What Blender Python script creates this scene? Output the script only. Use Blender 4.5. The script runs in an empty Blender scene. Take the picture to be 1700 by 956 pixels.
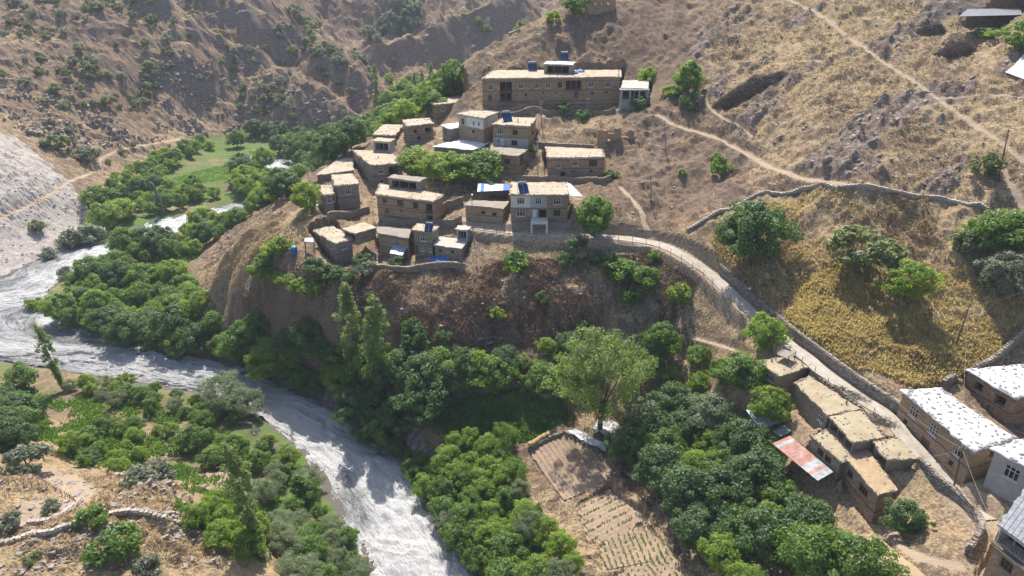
import bpy, math, random
import numpy as np
from mathutils import Vector

# ------------------------------------------------------------------ camera, sky, sun, exposure
SC = 1.35                       # metres per layout unit
CAMZ = 62.0 * SC                # height of the camera above the river
PITCH = math.radians(25.0)
FOC = 1190.0 / 1700.0           # focal length / picture width
scene = bpy.context.scene
COL = scene.collection
cam_d = bpy.data.cameras.new('camera')
cam_d.sensor_width = 36.0
cam_d.lens = 36.0 * FOC
cam_d.clip_start = 1.0
cam_d.clip_end = 6000.0
cam = bpy.data.objects.new('camera', cam_d)
COL.objects.link(cam)
cam.location = (0, 0, CAMZ)
cam.rotation_euler = (math.radians(90) - PITCH, 0, 0)
scene.camera = cam

SUN_EL = math.radians(54.0)
SUN_AZ = math.radians(-7.0)     # measured from +Y (the way the camera looks), negative = to the left
world = bpy.data.worlds.new('World')
scene.world = world
world.use_nodes = True
wn = world.node_tree
bgn = wn.nodes['Background']
sky = wn.nodes.new('ShaderNodeTexSky')
sky.sky_type = 'NISHITA'
sky.sun_disc = False
sky.sun_elevation = SUN_EL
sky.sun_rotation = SUN_AZ
sky.altitude = 1200
sky.dust_density = 4.0
sky.air_density = 0.8
wn.links.new(sky.outputs[0], bgn.inputs[0])
bgn.inputs[1].default_value = 0.15
sun_d = bpy.data.lights.new('sun', 'SUN')
sun_d.energy = 5.0
sun_d.angle = math.radians(0.5)
sun_d.color = (1.0, 0.945, 0.87)
sun = bpy.data.objects.new('sun', sun_d)
COL.objects.link(sun)
sdir = Vector((math.sin(SUN_AZ) * math.cos(SUN_EL), math.cos(SUN_AZ) * math.cos(SUN_EL), math.sin(SUN_EL)))
sun.rotation_euler = sdir.to_track_quat('Z', 'Y').to_euler()
scene.view_settings.view_transform = 'Standard'
scene.view_settings.look = 'None'
scene.view_settings.gamma = 1.0
scene.view_settings.use_curve_mapping = False
scene.view_settings.exposure = 0.72
scene.cycles.max_bounces = 6
scene.cycles.diffuse_bounces = 3
scene.cycles.glossy_bounces = 2
scene.cycles.transmission_bounces = 4
scene.cycles.transparent_max_bounces = 6
scene.cycles.volume_bounces = 0

# ------------------------------------------------------------------ survey: from a sight line of the photograph to a point of the place
FP = 1190.0
PC, PS = math.cos(PITCH), math.sin(PITCH)
def ray(u, v):
    t = (v - 478.0) / FP
    return np.array([(u - 850.0) / FP, PC - t * PS, -PS - t * PC])
def toW(p):                     # layout units below the camera -> world metres
    p = np.asarray(p, float) * SC
    return np.array([p[0], p[1], p[2] + CAMZ])
def PD(u, v, D): return toW(ray(u, v) * D)
def PZ(u, v, z):
    r = ray(u, v); return toW(r * (z / r[2]))
def PWATER(u, v):               # onto the gently falling water surface
    r = ray(u, v); k = -62.72 / (r[2] - 0.012 * r[1]); return toW(r * k)
def zwater(y): return (-62.72 + 0.012 * y / SC) * SC + CAMZ
def PPLANE(u, v, zw):           # onto a level plane at world height zw
    return PZ(u, v, (zw - CAMZ) / SC)

# ------------------------------------------------------------------ numpy noise
def _h(ix, iy, seed):
    n = (ix.astype(np.int64) * 374761393 + iy.astype(np.int64) * 668265263 + seed * 974634777) & 0xFFFFFFFF
    n = ((n ^ (n >> 13)) * 1274126177) & 0xFFFFFFFF
    n = (n ^ (n >> 16)) & 0xFFFFFFFF
    return n / 4294967295.0 * 2 - 1
def vnoise(x, y, seed=0):
    x = np.asarray(x, float); y = np.asarray(y, float)
    x0 = np.floor(x); y0 = np.floor(y); fx = x - x0; fy = y - y0
    fx = fx * fx * fx * (fx * (fx * 6 - 15) + 10); fy = fy * fy * fy * (fy * (fy * 6 - 15) + 10)
    a = _h(x0, y0, seed); b = _h(x0 + 1, y0, seed); c_ = _h(x0, y0 + 1, seed); d = _h(x0 + 1, y0 + 1, seed)
    return (a * (1 - fx) + b * fx) * (1 - fy) + (c_ * (1 - fx) + d * fx) * fy
def fbm(x, y, seed=0, octv=4, gain=0.5):
    s = 0; a = 1.0; t = 0
    for i in range(octv):
        s = s + a * vnoise(x * 2.03 ** i + 17.3 * i, y * 2.03 ** i - 9.1 * i, seed + i); t += a; a *= gain
    return s / t
def ridged(x, y, seed=0, octv=4):
    s = 0; a = 1.0; t = 0
    for i in range(octv):
        s = s + a * (1 - 2 * np.abs(vnoise(x * 2.07 ** i + 5.3 * i, y * 2.07 ** i + 3.7 * i, seed + i))); t += a; a *= 0.5
    return s / t
def sstep(a, b, x):
    t = np.clip((x - a) / (b - a), 0, 1); return t * t * (3 - 2 * t)
def inpoly(px, py, poly):
    px = np.asarray(px); py = np.asarray(py); ins = np.zeros(px.shape, bool); n = len(poly)
    for i in range(n):
        x1, y1 = poly[i][0], poly[i][1]; x2, y2 = poly[(i + 1) % n][0], poly[(i + 1) % n][1]
        cond = ((y1 > py) != (y2 > py))
        ins ^= cond & (px < (x2 - x1) * (py - y1) / ((y2 - y1) if y2 != y1 else 1e-9) + x1)
    return ins
def segdist(px, py, pts, closed=False, vals=None, cull=None):
    if cull is not None:
        px = np.asarray(px, float); py = np.asarray(py, float); P2 = np.asarray(pts)
        m = (px > P2[:, 0].min() - cull) & (px < P2[:, 0].max() + cull) & (py > P2[:, 1].min() - cull) & (py < P2[:, 1].max() + cull)
        d = np.full(px.shape, cull * 1.5); bv = np.zeros(px.shape)
        if m.any():
            q = segdist(px[m], py[m], pts, closed, vals)
            if vals is not None: d[m], bv[m] = q
            else: d[m] = q
        return (d, bv) if vals is not None else d
    """distance to a polyline and, if wanted, the value carried along it at the nearest point"""
    best = np.full(np.shape(px), 1e9); bv = np.zeros(np.shape(px)); n = len(pts)
    for i in range(n if closed else n - 1):
        a = pts[i]; b = pts[(i + 1) % n]; dx, dy = b[0] - a[0], b[1] - a[1]
        t = np.clip(((px - a[0]) * dx + (py - a[1]) * dy) / (dx * dx + dy * dy + 1e-9), 0, 1)
        d = np.hypot(px - a[0] - t * dx, py - a[1] - t * dy)
        m = d < best; best = np.where(m, d, best)
        if vals is not None: bv = np.where(m, vals[i] + t * (vals[(i + 1) % n] - vals[i]), bv)
    return (best, bv) if vals is not None else best
def smooth_line(pts, n=4):
    pts = np.asarray(pts, float); out = []
    for i in range(len(pts) - 1):
        p0 = pts[max(i - 1, 0)]; p1 = pts[i]; p2 = pts[i + 1]; p3 = pts[min(i + 2, len(pts) - 1)]
        for k in range(n):
            t = k / n
            out.append(0.5 * ((2 * p1) + (-p0 + p2) * t + (2 * p0 - 5 * p1 + 4 * p2 - p3) * t * t + (-p0 + 3 * p1 - 3 * p2 + p3) * t ** 3))
    out.append(pts[-1]); return np.array(out)

# ------------------------------------------------------------------ the houses' plans (needed first: the ground is levelled under them)
# roof corners front-left, front-right, back-right, back-left; reference corner; its distance; foot of the wall under it
HOUSE = {
 'long':   ([(798,132),(1031.5,129),(1031,117.5),(820,118)],0,139,182),
 'pillar': ([(1030,147),(1076,148),(1078,134),(1034,134)],0,137,180),
 'far':    ([(720.7,175.3),(774,170),(762,158),(708.7,166.4)],0,149,197),
 'pent':   ([(675,211),(720.6,206),(712.7,197),(667,200)],0,138,237),
 'terrace':([(617,225),(657,226),(669,208),(635,208)],1,140,236),
 'pale':   ([(758,190),(803,198),(829,187),(784,184)],1,129,229),
 'smallw': ([(745,215),(777,210),(762,204),(731.6,208)],0,133,234),
 'bigw':   ([(717.7,244),(786,250),(816,236.5),(767,229.6)],1,127,277),
 'white':  ([(815.6,207.7),(878.6,211),(892,197),(836.5,195.6)],0,128,242.5),
 'below':  ([(811,256),(860.6,260.6),(876,250),(816,243)],1,121.5,289.5),
 'mid':    ([(907.5,264),(1005,263),(1000,250),(906,246)],0,122,296.7),
 'porch':  ([(845.4,324.3),(946,325),(941,304),(848.6,304)],0,108,367),
 'low':    ([(769.4,341.5),(836.5,348.4),(845,336),(781,334)],0,111,363),
 'brown':  ([(622.7,324.6),(720,336.7),(738,325),(630,306)],0,114,365),
 'wedge':  ([(615.5,275.8),(669.6,271.7),(648,252),(583,250)],0,126,309),
 'tower':  ([(556.5,310),(597.4,306.6),(586,289),(549,292)],0,118,353),
 'annex':  ([(536,326),(555,323.4),(551.7,308),(525,309)],0,116.5,356),
 'yard':   ([(523,292),(588,284),(586,261),(560,266)],0,127,299),
 'corner': ([(556.5,406.4),(587,398),(552,375),(518,383.6)],0,108,443),
 'lower':  ([(626,388),(679,396.8),(684,380),(625,377.5)],0,110,424),
 'cube':   ([(684,383.6),(717.7,387),(731,377.6),(692,372)],0,108,425),
 'deck':   ([(719,407.6),(768,413.6),(779,399),(728.5,393)],1,106,432),
 'r_shed': ([(1294.5,628),(1347,608),(1315,590),(1259.3,602.7)],0,81,657),
 'r_long': ([(1373,693),(1426,680),(1343,625),(1317.5,637)],0,75,725),
 'r_open': ([(1416,738),(1469,728),(1427,680),(1374,693.5)],0,71,757),
 'r_terr': ([(1395.6,770),(1420,760),(1378,714),(1343,723.6)],0,70.5,806),
 'r_big':  ([(1458,826),(1488.5,815),(1440,747),(1399,759)],0,66,871),
 'r_hut':  ([(1472.4,765),(1523.7,763.6),(1490,728),(1447,735)],0,69,783),
 'open_shed': ([(1592,27),(1697,24.5),(1692,20.5),(1604,22.5)],0,122,52),
 'w_long': ([(1617,753),(1688,730),(1560,646),(1494,649)],0,65,817),
 'w_back': ([(1686.6,663.8),(1775,645),(1700,606),(1602,615)],0,74,710),
 'w_grey': ([(1645,746),(1718,786),(1775,748),(1712,727)],0,64,803),
 'w_foot': ([(1656,872),(1725,925),(1775,860),(1700,812)],0,56.5,962),
}
class Plan: pass
PLAN = {}
for k, (q, i, D, vb) in HOUSE.items():
    p = Plan(); A = PD(*q[i], D)
    t1 = (q[i][1] - 478) / FP; t2 = (vb - 478) / FP
    p.H = SC * D * (t2 - t1) / (PC - t2 * PS); p.top = A[2]; p.base = A[2] - p.H
    p.Q = np.array([PPLANE(*c, p.top) for c in q]); p.Q[:, 2] = p.top
    p.cen = p.Q.mean(0); PLAN[k] = p

# ------------------------------------------------------------------ ground: surveyed heights, thin-plate surface
CT = [  # (u, v, distance)
 (470,380,118),(420,410,119),(360,450,121.5),(350,470,124),(345,490,128),(380,470,118),(430,450,112.5),(400,490,116.5),(380,520,121),(330,505,131),(500,350,118.5),(460,430,111.5),(480,470,108.5),(545,365,114),(700,440,107),(640,440,107.5),(760,440,107),
 (900,100,153),(950,20,160),(1000,22,157),(1100,50,151),(1100,150,139),(1100,250,126),(1100,330,114),(960,220,133),(1000,330,112),
 (1250,100,136),(1250,200,122),(1250,280,113),(1250,330,106),(1180,370,104),(1250,0,156),(1180,0,160),(1180,120,135),
 (1400,0,141),(1400,100,123),(1400,200,109),(1400,300,98.5),(1600,0,131),(1600,100,117),(1600,200,103),(1600,330,94),(1690,0,126),(1690,200,99),(1690,335,91),
 (1500,50,130),(1500,150,113),(1500,260,100.5),
 (1400,400,94),(1500,450,89),(1350,500,90),(1500,560,82),(1600,520,86),(1650,580,82),(1500,638,77.5),(1280,470,96),(1600,430,90),(1690,480,87),(1290,380,101.5),
 (1180,450,100),(1100,405,106),(1000,387,107.5),(880,386,108.5),(800,377,110),(1230,505,95),(1300,560,87.5),(1380,625,81.5),(1480,690,75),(1560,770,69),(1610,850,64.5),(1620,920,60.5),
 (1250,750,80),(1150,700,90),(1100,800,84),(1000,850,80),(950,760,89),(900,950,74),(1100,950,71),(1300,900,70),(1400,940,64),(1520,900,62.5),(1250,640,86),(1200,600,92),
 (830,690,96),(740,760,93),(800,600,99.5),(1000,590,99),(1150,565,97),(800,500,102.5),(950,480,103.5),(1100,480,101.5),(700,550,102),(600,520,102.5),(500,530,106),(430,525,113),(680,500,104),
 (900,440,105.5),(800,430,107),(900,640,97),(1050,700,95),
 (875,60,157),(800,92,157),(772,130,155),(830,105,154),(850,125,149),
 (760,170,190),(700,190,198),(820,125,190),(900,65,200),(960,0,210),(680,215,185),(630,240,185),(560,270,175),(520,300,160),
 (0,330,166),(0,250,181),(60,330,171),(130,370,174),(150,330,181),(100,290,186),(60,250,193),(-100,330,160),(-100,200,190),
 (215,240,216),(100,200,211),(0,170,206),(0,100,226),(0,0,252),(130,0,262),(200,100,240),(300,100,252),(300,180,246),(400,150,261),(400,205,255),(500,170,261),(500,212,258),(100,100,235),(180,180,226),
 (540,215,262),(-150,100,215),(-150,0,240),(-300,0,230),
 
 (550,0,408),(560,50,400),(660,50,402),(720,10,414),(620,20,405),(450,0,420),
]
CZ = [  # (u, v, height below the camera)
 (1600,700,-43.6),(1680,760,-44.5),(1560,680,-44),(1650,900,-45.5),
 (480,610,-57.3),(600,690,-60),(150,500,-60.3),(250,450,-60),(350,350,-59.6),(300,290,-58.8),(200,345,-59.8),(450,285,-58.2),(540,240,-56.8),(640,200,-55.5),(680,180,-53),(700,140,-49.5),
 (50,640,-60.6),(200,680,-60.2),(300,745,-60),(400,800,-60),(480,880,-60.4),(100,715,-59),(250,770,-58.8),(560,930,-60.6),(340,790,-59.2),
 (0,800,-48.8),(150,815,-48.5),(270,806,-47.6),(300,870,-47.6),(380,945,-50.5),(0,950,-45),(150,950,-46.2),(300,950,-48.5),(0,735,-53),(-150,800,-46),
 (820,800,-59.3),(760,880,-60),(850,880,-59),
]
CW = [  # world plan points outside the picture (layout units x, y, z)
 (-200,330,20),(-250,250,10),(-300,200,0),(-220,150,-20),(-160,110,-50),(-130,60,-48),(-60,20,-38),(0,20,-52),(40,20,-45),(90,40,-35),(110,80,-15),(120,140,0),(90,200,5),(50,210,0),(160,60,-15),
 (-150,420,30),(-60,520,25),(0,600,30),(60,560,20),(120,400,15),(60,330,-5),(40,260,-18),(-250,400,50),(-100,700,60),(150,700,70),(250,300,30),(250,100,10),(-400,300,60),(-400,600,90),(300,600,80),
 (-60,372,-51),(-110,350,-42),(-25,395,-47),
]
ctrl = [PD(*a) for a in CT] + [PZ(*a) for a in CZ] + [toW(a) for a in CW]
for k, p in PLAN.items():
    ctrl.append(np.array([p.cen[0], p.cen[1], p.base + 0.6]))
    f = (p.Q[0] + p.Q[1]) / 2; ctrl.append(np.array([f[0], f[1] - 1.0, p.base - 0.3]))
BANK_R = smooth_line([PWATER(*a)[:2] for a in [(790,990),(772,952),(740,900),(705,840),(682,797),(640,762),(600,735),(570,700),(545,680),(490,655),(450,640),(400,617),(340,603),(260,592),(200,580),(150,560),(112,545),(75,512),(66,494),(85,472),(150,441),(185,420),(225,402),(300,384),(370,362),(420,347),(470,330),(510,312),(520,292),(480,268),(430,258)]])
BANK_L = smooth_line([PWATER(*a)[:2] for a in [(640,990),(622,952),(600,900),(572,850),(545,800),(505,745),(455,702),(425,682),(385,664),(300,645),(200,628),(110,612),(55,604),(0,597),(-150,600),(-230,560),(-200,510),(-80,483),(0,465),(60,436),(120,414),(190,394),(250,374),(330,355),(390,340),(440,322),(462,305),(458,285),(420,272),(380,262)]])
RIVER = np.vstack([BANK_R, BANK_L[::-1]])
for a in list(BANK_R[::6]) + list(BANK_L[::6]): ctrl.append(np.array([a[0], a[1], zwater(a[1]) + 0.4]))
ctrl = np.array(ctrl)
def tps(C, reg=0.02):
    X = C[:, :2] / 100.0; n = len(X)
    d = np.hypot(X[:, None, 0] - X[None, :, 0], X[:, None, 1] - X[None, :, 1])
    K = np.where(d > 0, d * d * np.log(d + 1e-12), 0) + reg * np.eye(n) * 0.02
    Pm = np.hstack([np.ones((n, 1)), X]); A = np.zeros((n + 3, n + 3))
    A[:n, :n] = K; A[:n, n:] = Pm; A[n:, :n] = Pm.T
    w = np.linalg.solve(A, np.concatenate([C[:, 2], np.zeros(3)]))
    def f(x, y):
        x = np.asarray(x) / 100.0; y = np.asarray(y) / 100.0; out = w[n] + w[n + 1] * x + w[n + 2] * y
        for i in range(n):
            r2 = (x - X[i, 0]) ** 2 + (y - X[i, 1]) ** 2
            out = out + w[i] * 0.5 * r2 * np.log(r2 + 1e-12)
        return out
    return f
_f = tps(ctrl)
RX0, RY0, RS = -620.0, 10.0, 2.0
rgx = np.arange(RX0, 460, RS); rgy = np.arange(RY0, 1000, RS)
RAST = _f(*np.meshgrid(rgx, rgy))
def bil(R, x, y, x0, y0, s):
    gx = np.clip((np.asarray(x) - x0) / s, 0, R.shape[1] - 1.001); gy = np.clip((np.asarray(y) - y0) / s, 0, R.shape[0] - 1.001)
    i = gx.astype(int); j = gy.astype(int); fx = gx - i; fy = gy - j
    return (R[j, i] * (1 - fx) + R[j, i + 1] * fx) * (1 - fy) + (R[j + 1, i] * (1 - fx) + R[j + 1, i + 1] * fx) * fy
def Z0(x, y): return bil(RAST, x, y, RX0, RY0, RS)
CRESTS = [ # crests of the far spurs: line of (u, v, distance), fall of the sides
 ([(230,-30,262),(290,5,260),(340,35,264),(400,70,268),(470,108,267),(540,150,264),(602,198,258)], 1.25),
 ([(340,-30,292),(400,5,290),(450,28,291),(500,50,290),(580,92,281),(620,130,275),(648,168,266)], 1.05),
 ([(860,-20,332),(790,10,331),(740,32,327),(700,50,323),(640,70,318),(598,78,314)], 1.3),
 ([(960,5,165),(945,18,160),(900,45,158),(860,66,157),(800,91,157),(772,122,155),(758,148,156)], 0.9),
 ([(700,-40,425),(690,10,412),(640,40,405),(600,66,395)], 0.9),
 ([(520,-40,425),(530,10,410),(540,40,402),(545,62,396)], 0.9),
]
_cr = [(smooth_line([PD(*a) for a in L], 4), k) for L, k in CRESTS]
_gX, _gY = np.meshgrid(rgx, rgy)
for L, k in _cr:
    _wx = _gX + 7.0 * fbm(_gX / 26, _gY / 26, 5, 3); _wy = _gY + 7.0 * fbm(_gX / 26, _gY / 26, 6, 3)
    d, zz = segdist(_wx, _wy, L, vals=L[:, 2])
    zz = zz + 2.0 * fbm(_gX / 12, _gY / 12, 7, 3)
    h = zz - k * np.sqrt(d * d + 4.0) + 1.5; w = np.clip((h - RAST) / 6.0, -1, 1)
    RAST = np.where(h - RAST > 6, h, np.where(h - RAST < -6, RAST, np.maximum(h, RAST) + 1.5 * (1 - np.abs(w)) ** 2))
def cast0(u, v, fz, dmax=760.0):
    r = ray(u, v)
    def probe(D):
        W = np.array([r[0] * D * SC, r[1] * D * SC, r[2] * D * SC + CAMZ]); h = W[2] - fz(W[0], W[1]); k = int(np.argmax(h < 0)); return W, h, k
    D = np.arange(28, min(dmax, 130.0), 1.2); W, h, k = probe(D)
    if h[k] >= 0: D = np.arange(129.0, dmax, 1.6); W, h, k = probe(D)
    if h[k] >= 0: return None
    if k == 0: return W[:, 0]
    D = np.linspace(D[k - 1], D[k], 9); W, h, k = probe(D)
    if k == 0: return W[:, 0]
    a = h[k - 1] / (h[k - 1] - h[k]); return W[:, k - 1] * (1 - a) + W[:, k] * a
def lineW(pts, n=4): return smooth_line([cast0(u, v, Z0) for u, v in pts], n)
def polyW(pts):
    out = []
    for u, v in pts:
        c = cast0(u, v, Z0)
        if c is not None: out.append(c[:2])
    return np.array(out)

# ------------------------------------------------------------------ lines and areas of the ground
PATH = lineW([(775,372),(800,377),(840,383),(880,388),(940,390),(1000,391),(1050,397),(1100,408),(1140,426),(1180,452),(1230,507),(1265,534),(1300,562),(1340,594),(1380,627),(1430,662),(1478,692),(1509,733),(1535,759),(1573,795),(1603,832),(1640,862)], 3)
PATH[:, 2] = np.convolve(np.pad(PATH[:, 2], 3, mode='edge'), np.ones(7) / 7, 'valid')
TRAILS = [  # footpaths worn into the slopes: line, half width
 (lineW([(1720,285),(1690,262),(1640,222),(1590,188),(1550,160),(1500,125),(1455,95),(1420,70),(1370,30),(1310,0)]), 0.75),
 (lineW([(1090,192),(1130,212),(1180,227),(1240,258),(1290,282),(1340,298),(1400,306)]), 0.85),
 (lineW([(1168,160),(1180,180),(1205,200),(1235,220),(1250,232)]), 0.55),
 (lineW([(1700,345),(1680,310),(1660,275)]), 0.7),
 (lineW([(1090,400),(1070,372),(1064,350),(1030,312)]), 0.6),
 (lineW([(1555,163),(1600,160),(1650,158),(1700,160)]), 0.5),
 (lineW([(1250,118),(1310,103),(1365,103)]), 0.5),
 (lineW([(-20,372),(30,350),(80,325),(120,300),(155,285),(172,262),(215,245),(300,231)]), 1.0),
 (lineW([(-30,792),(20,785),(70,790),(110,803),(135,822),(120,835),(60,850),(0,868)]), 1.8),
 (lineW([(1150,560),(1200,575),(1240,590)]), 0.5),
 (lineW([(1480,880),(1500,910),(1540,930),(1590,940)]), 0.7),
]
SCREE = polyW([(-40,215),(30,232),(70,262),(110,300),(150,345),(188,390),(120,412),(60,434),(0,462),(-60,475),(-160,430),(-160,250)])
WEEDS = polyW([(1300,530),(1335,480),(1400,425),(1440,470),(1480,510),(1560,525),(1640,535),(1668,585),(1610,632),(1500,640),(1420,612),(1360,580)])
TERR = polyW([(1180,400),(1240,345),(1330,325),(1420,318),(1520,326),(1640,352),(1700,380),(1700,540),(1668,590),(1610,636),(1500,645),(1400,606),(1300,530),(1200,450)])
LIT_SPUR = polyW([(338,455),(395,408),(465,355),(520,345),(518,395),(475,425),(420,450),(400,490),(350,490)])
RIGHTHILL = polyW([(1140,60),(1250,2),(1690,2),(1690,330),(1640,340),(1500,312),(1380,300),(1240,250),(1170,160)])
CROP_G = [polyW(a) for a in ([(275,300),(330,283),(400,268),(440,265),(450,278),(380,297),(330,306),(285,315)], [(215,465),(250,440),(300,436),(290,470),(230,485)], [(700,700),(740,668),(830,660),(930,670),(960,700),(880,735),(780,740)], [(270,780),(300,768),(325,785),(295,800)])]
FIELDS = [polyW(a) for a in ([(877,752),(930,722),(1030,770),(1010,805),(938,838)], [(955,842),(1010,815),(1080,860),(1060,905),(975,900)], [(985,915),(1070,870),(1120,920),(1100,935),(1010,950)], [(1020,956),(1110,912),(1150,960),(1130,975),(1040,980)], [(228,745),(275,722),(290,745),(255,772)], [(285,815),(340,790),(385,785),(365,825),(300,835)])]
SHADED_SLOPE = polyW([(945,30),(1130,2),(1180,120),(1170,200),(1240,280),(1250,320),(1150,380),(1080,390),(1010,330),(1000,260),(1090,130)])
RUIN_AT = cast0(1025, 238, Z0); RUIN2_AT = cast0(997, 21, Z0)

def river_sd(x, y):
    d = segdist(x, y, RIVER[::2], closed=True, cull=14.0)
    return np.where(inpoly(x, y, RIVER[::2]), -d, d)
MOUNT = 250.0
def Zfull(x, y, fine=True):
    x = np.asarray(x, float); y = np.asarray(y, float)
    z = Z0(x, y); zw = zwater(y); hi = sstep(2.0, 9.0, z - zw)
    far = sstep(215, 330, y)
    rd = river_sd(x, y)
    dp, zp = segdist(x, y, PATH, vals=PATH[:, 2], cull=14.0)
    calm = sstep(2.5, 9.0, dp)                       # keep the ground even near the path
    for k, p in PLAN.items():
        calm = np.minimum(calm, sstep(3.0, 9.0, np.hypot(x - p.cen[0], y - p.cen[1]) - 4.0))
    # gullies on the big slopes, strata on the rocky hill
    z = z + far * hi * ((3.5 + 7.0 * sstep(500, 580, y)) * (ridged(x / 24.0 + 0.35 * fbm(x / 40, y / 40, 3), y / 70.0, 11, 4) - 0.25) + 2.6 * fbm(x / 15, y / 15, 12, 4) + 1.3 * ridged((x + 0.5 * y) / 9.0, (y - 0.5 * x) / 4.0, 13, 3))
    near = (1 - far) * hi * (0.25 + 0.75 * calm)
    z = z + near * (1.5 * fbm(x / 16, y / 16, 21, 3) + 1.25 * ridged(x / 5.0, y / 6.5, 25, 4) + 0.5 * ridged(x / 1.9, y / 2.3, 26, 3))
    if fine:
        rk = rockmask(x, y)
        a = (x * 0.80 + y * 0.60); b = (-x * 0.60 + y * 0.80)
        z = z + (1 - far) * hi * calm * rk * (1.1 * ridged(a / 9.0, b / 2.4, 31, 4) + 0.6 * ridged(a / 3.2, b / 1.2, 33, 3))
        z = z + hi * (0.16 + 0.12 * calm) * fbm(x / 1.7, y / 1.7, 41, 3) + (1 - hi) * 0.22 * fbm(x / 3, y / 3, 43, 3)
        z = z + hi * far * 1.6 * ridged(x / 6, y / 6, 44, 3)
    # tread of the trails
    for L, w in TRAILS:
        if L is None: continue
        d, zz = segdist(x, y, L, vals=L[:, 2], cull=8.0)
        z = z + (zz - z) * 0.8 * (1 - sstep(w * 0.7, w * 1.9, d))
    for poly in FIELDS:
        m = inpoly(x, y, poly); c = poly.mean(0)
        z = np.where(m, Z0(x, y) * 0.9 + 0.1 * Z0(c[0], c[1]), z)
    z = z + (zp - 0.12 - z) * (1 - sstep(1.9, 2.9, dp))
    # level the ground under and cut it away round the houses
    for k, p in PLAN.items():
        near_h = (np.abs(x - p.cen[0]) < 27) & (np.abs(y - p.cen[1]) < 27)
        if not np.any(near_h): continue
        d = np.full(x.shape, 99.0); xs = x[near_h]; ys = y[near_h]
        dd = segdist(xs, ys, p.Q, closed=True); dd = np.where(inpoly(xs, ys, p.Q), -dd, dd); d[near_h] = dd
        # never above the floor inside; outside a short cutting rises back to the slope
        lim = p.base + 0.1 + np.clip(d - 0.3, 0, None) * 9.0
        z = np.where(d < 1.1, np.minimum(z, np.maximum(lim, p.base + 0.1)), z)
        z = np.where(d < 0, np.minimum(z, p.base + 0.1), z)
        fill = p.base - 0.25 - np.clip(d - 0.8, 0, None) * 1.1
        z = np.where((d < 3) & (d > -1), np.maximum(z, np.minimum(fill, p.base - 0.25)), z)
    # the river bed and its banks
    z = np.where(rd < 7, zw + 0.15 + (np.maximum(z, zw + 0.9) - zw - 0.15) * sstep(-0.4, 5.5, rd + 0.9 * fbm(x / 2.2, y / 2.2, 51, 3)), z)
    z = np.where(rd < 0.3, np.minimum(z, zw + 0.2 + np.clip(rd, -3, 0.3) * 0.8), z)
    z = np.where(rd > 7, np.maximum(z, zw + 0.8), z)
    return z
def rockmask(x, y):
    rh = inpoly(x, y, RIGHTHILL) * 1.0
    a = (x * 0.80 + y * 0.60); b = (-x * 0.60 + y * 0.80)
    n = fbm(a / 20.0, b / 9.0, 61, 4)
    r = sstep(0.09, 0.32, n) * rh
    near_left = sstep(0.0, 0.25, fbm(x / 9, y / 7, 63, 4)) * (x < -30) * (y < 100)
    return np.maximum(r, near_left * 0.38)
# raster of the finished ground for quick look-ups
QX0, QY0, QS = -190.0, 40.0, 0.5
_gx, _gy = np.meshgrid(np.arange(QX0, 120, QS), np.arange(QY0, 262, QS))
QR = Zfull(_gx, _gy)
def Zq(x, y):
    x = np.asarray(x, float); y = np.asarray(y, float)
    zi = bil(QR, x, y, QX0, QY0, QS)
    ins = (x > QX0) & (x < 119) & (y > QY0) & (y < 261)
    if np.all(ins): return zi
    zo = np.array(Z0(x, y)); o = ~ins
    if zo.ndim == 0: return zi if ins else Zfull(np.array([x]), np.array([y]))[0]
    zo[o] = Zfull(x[o], y[o]); return np.where(ins, zi, zo)
def cast(u, v, dmax=760.0): return cast0(u, v, Zq, dmax)

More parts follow.
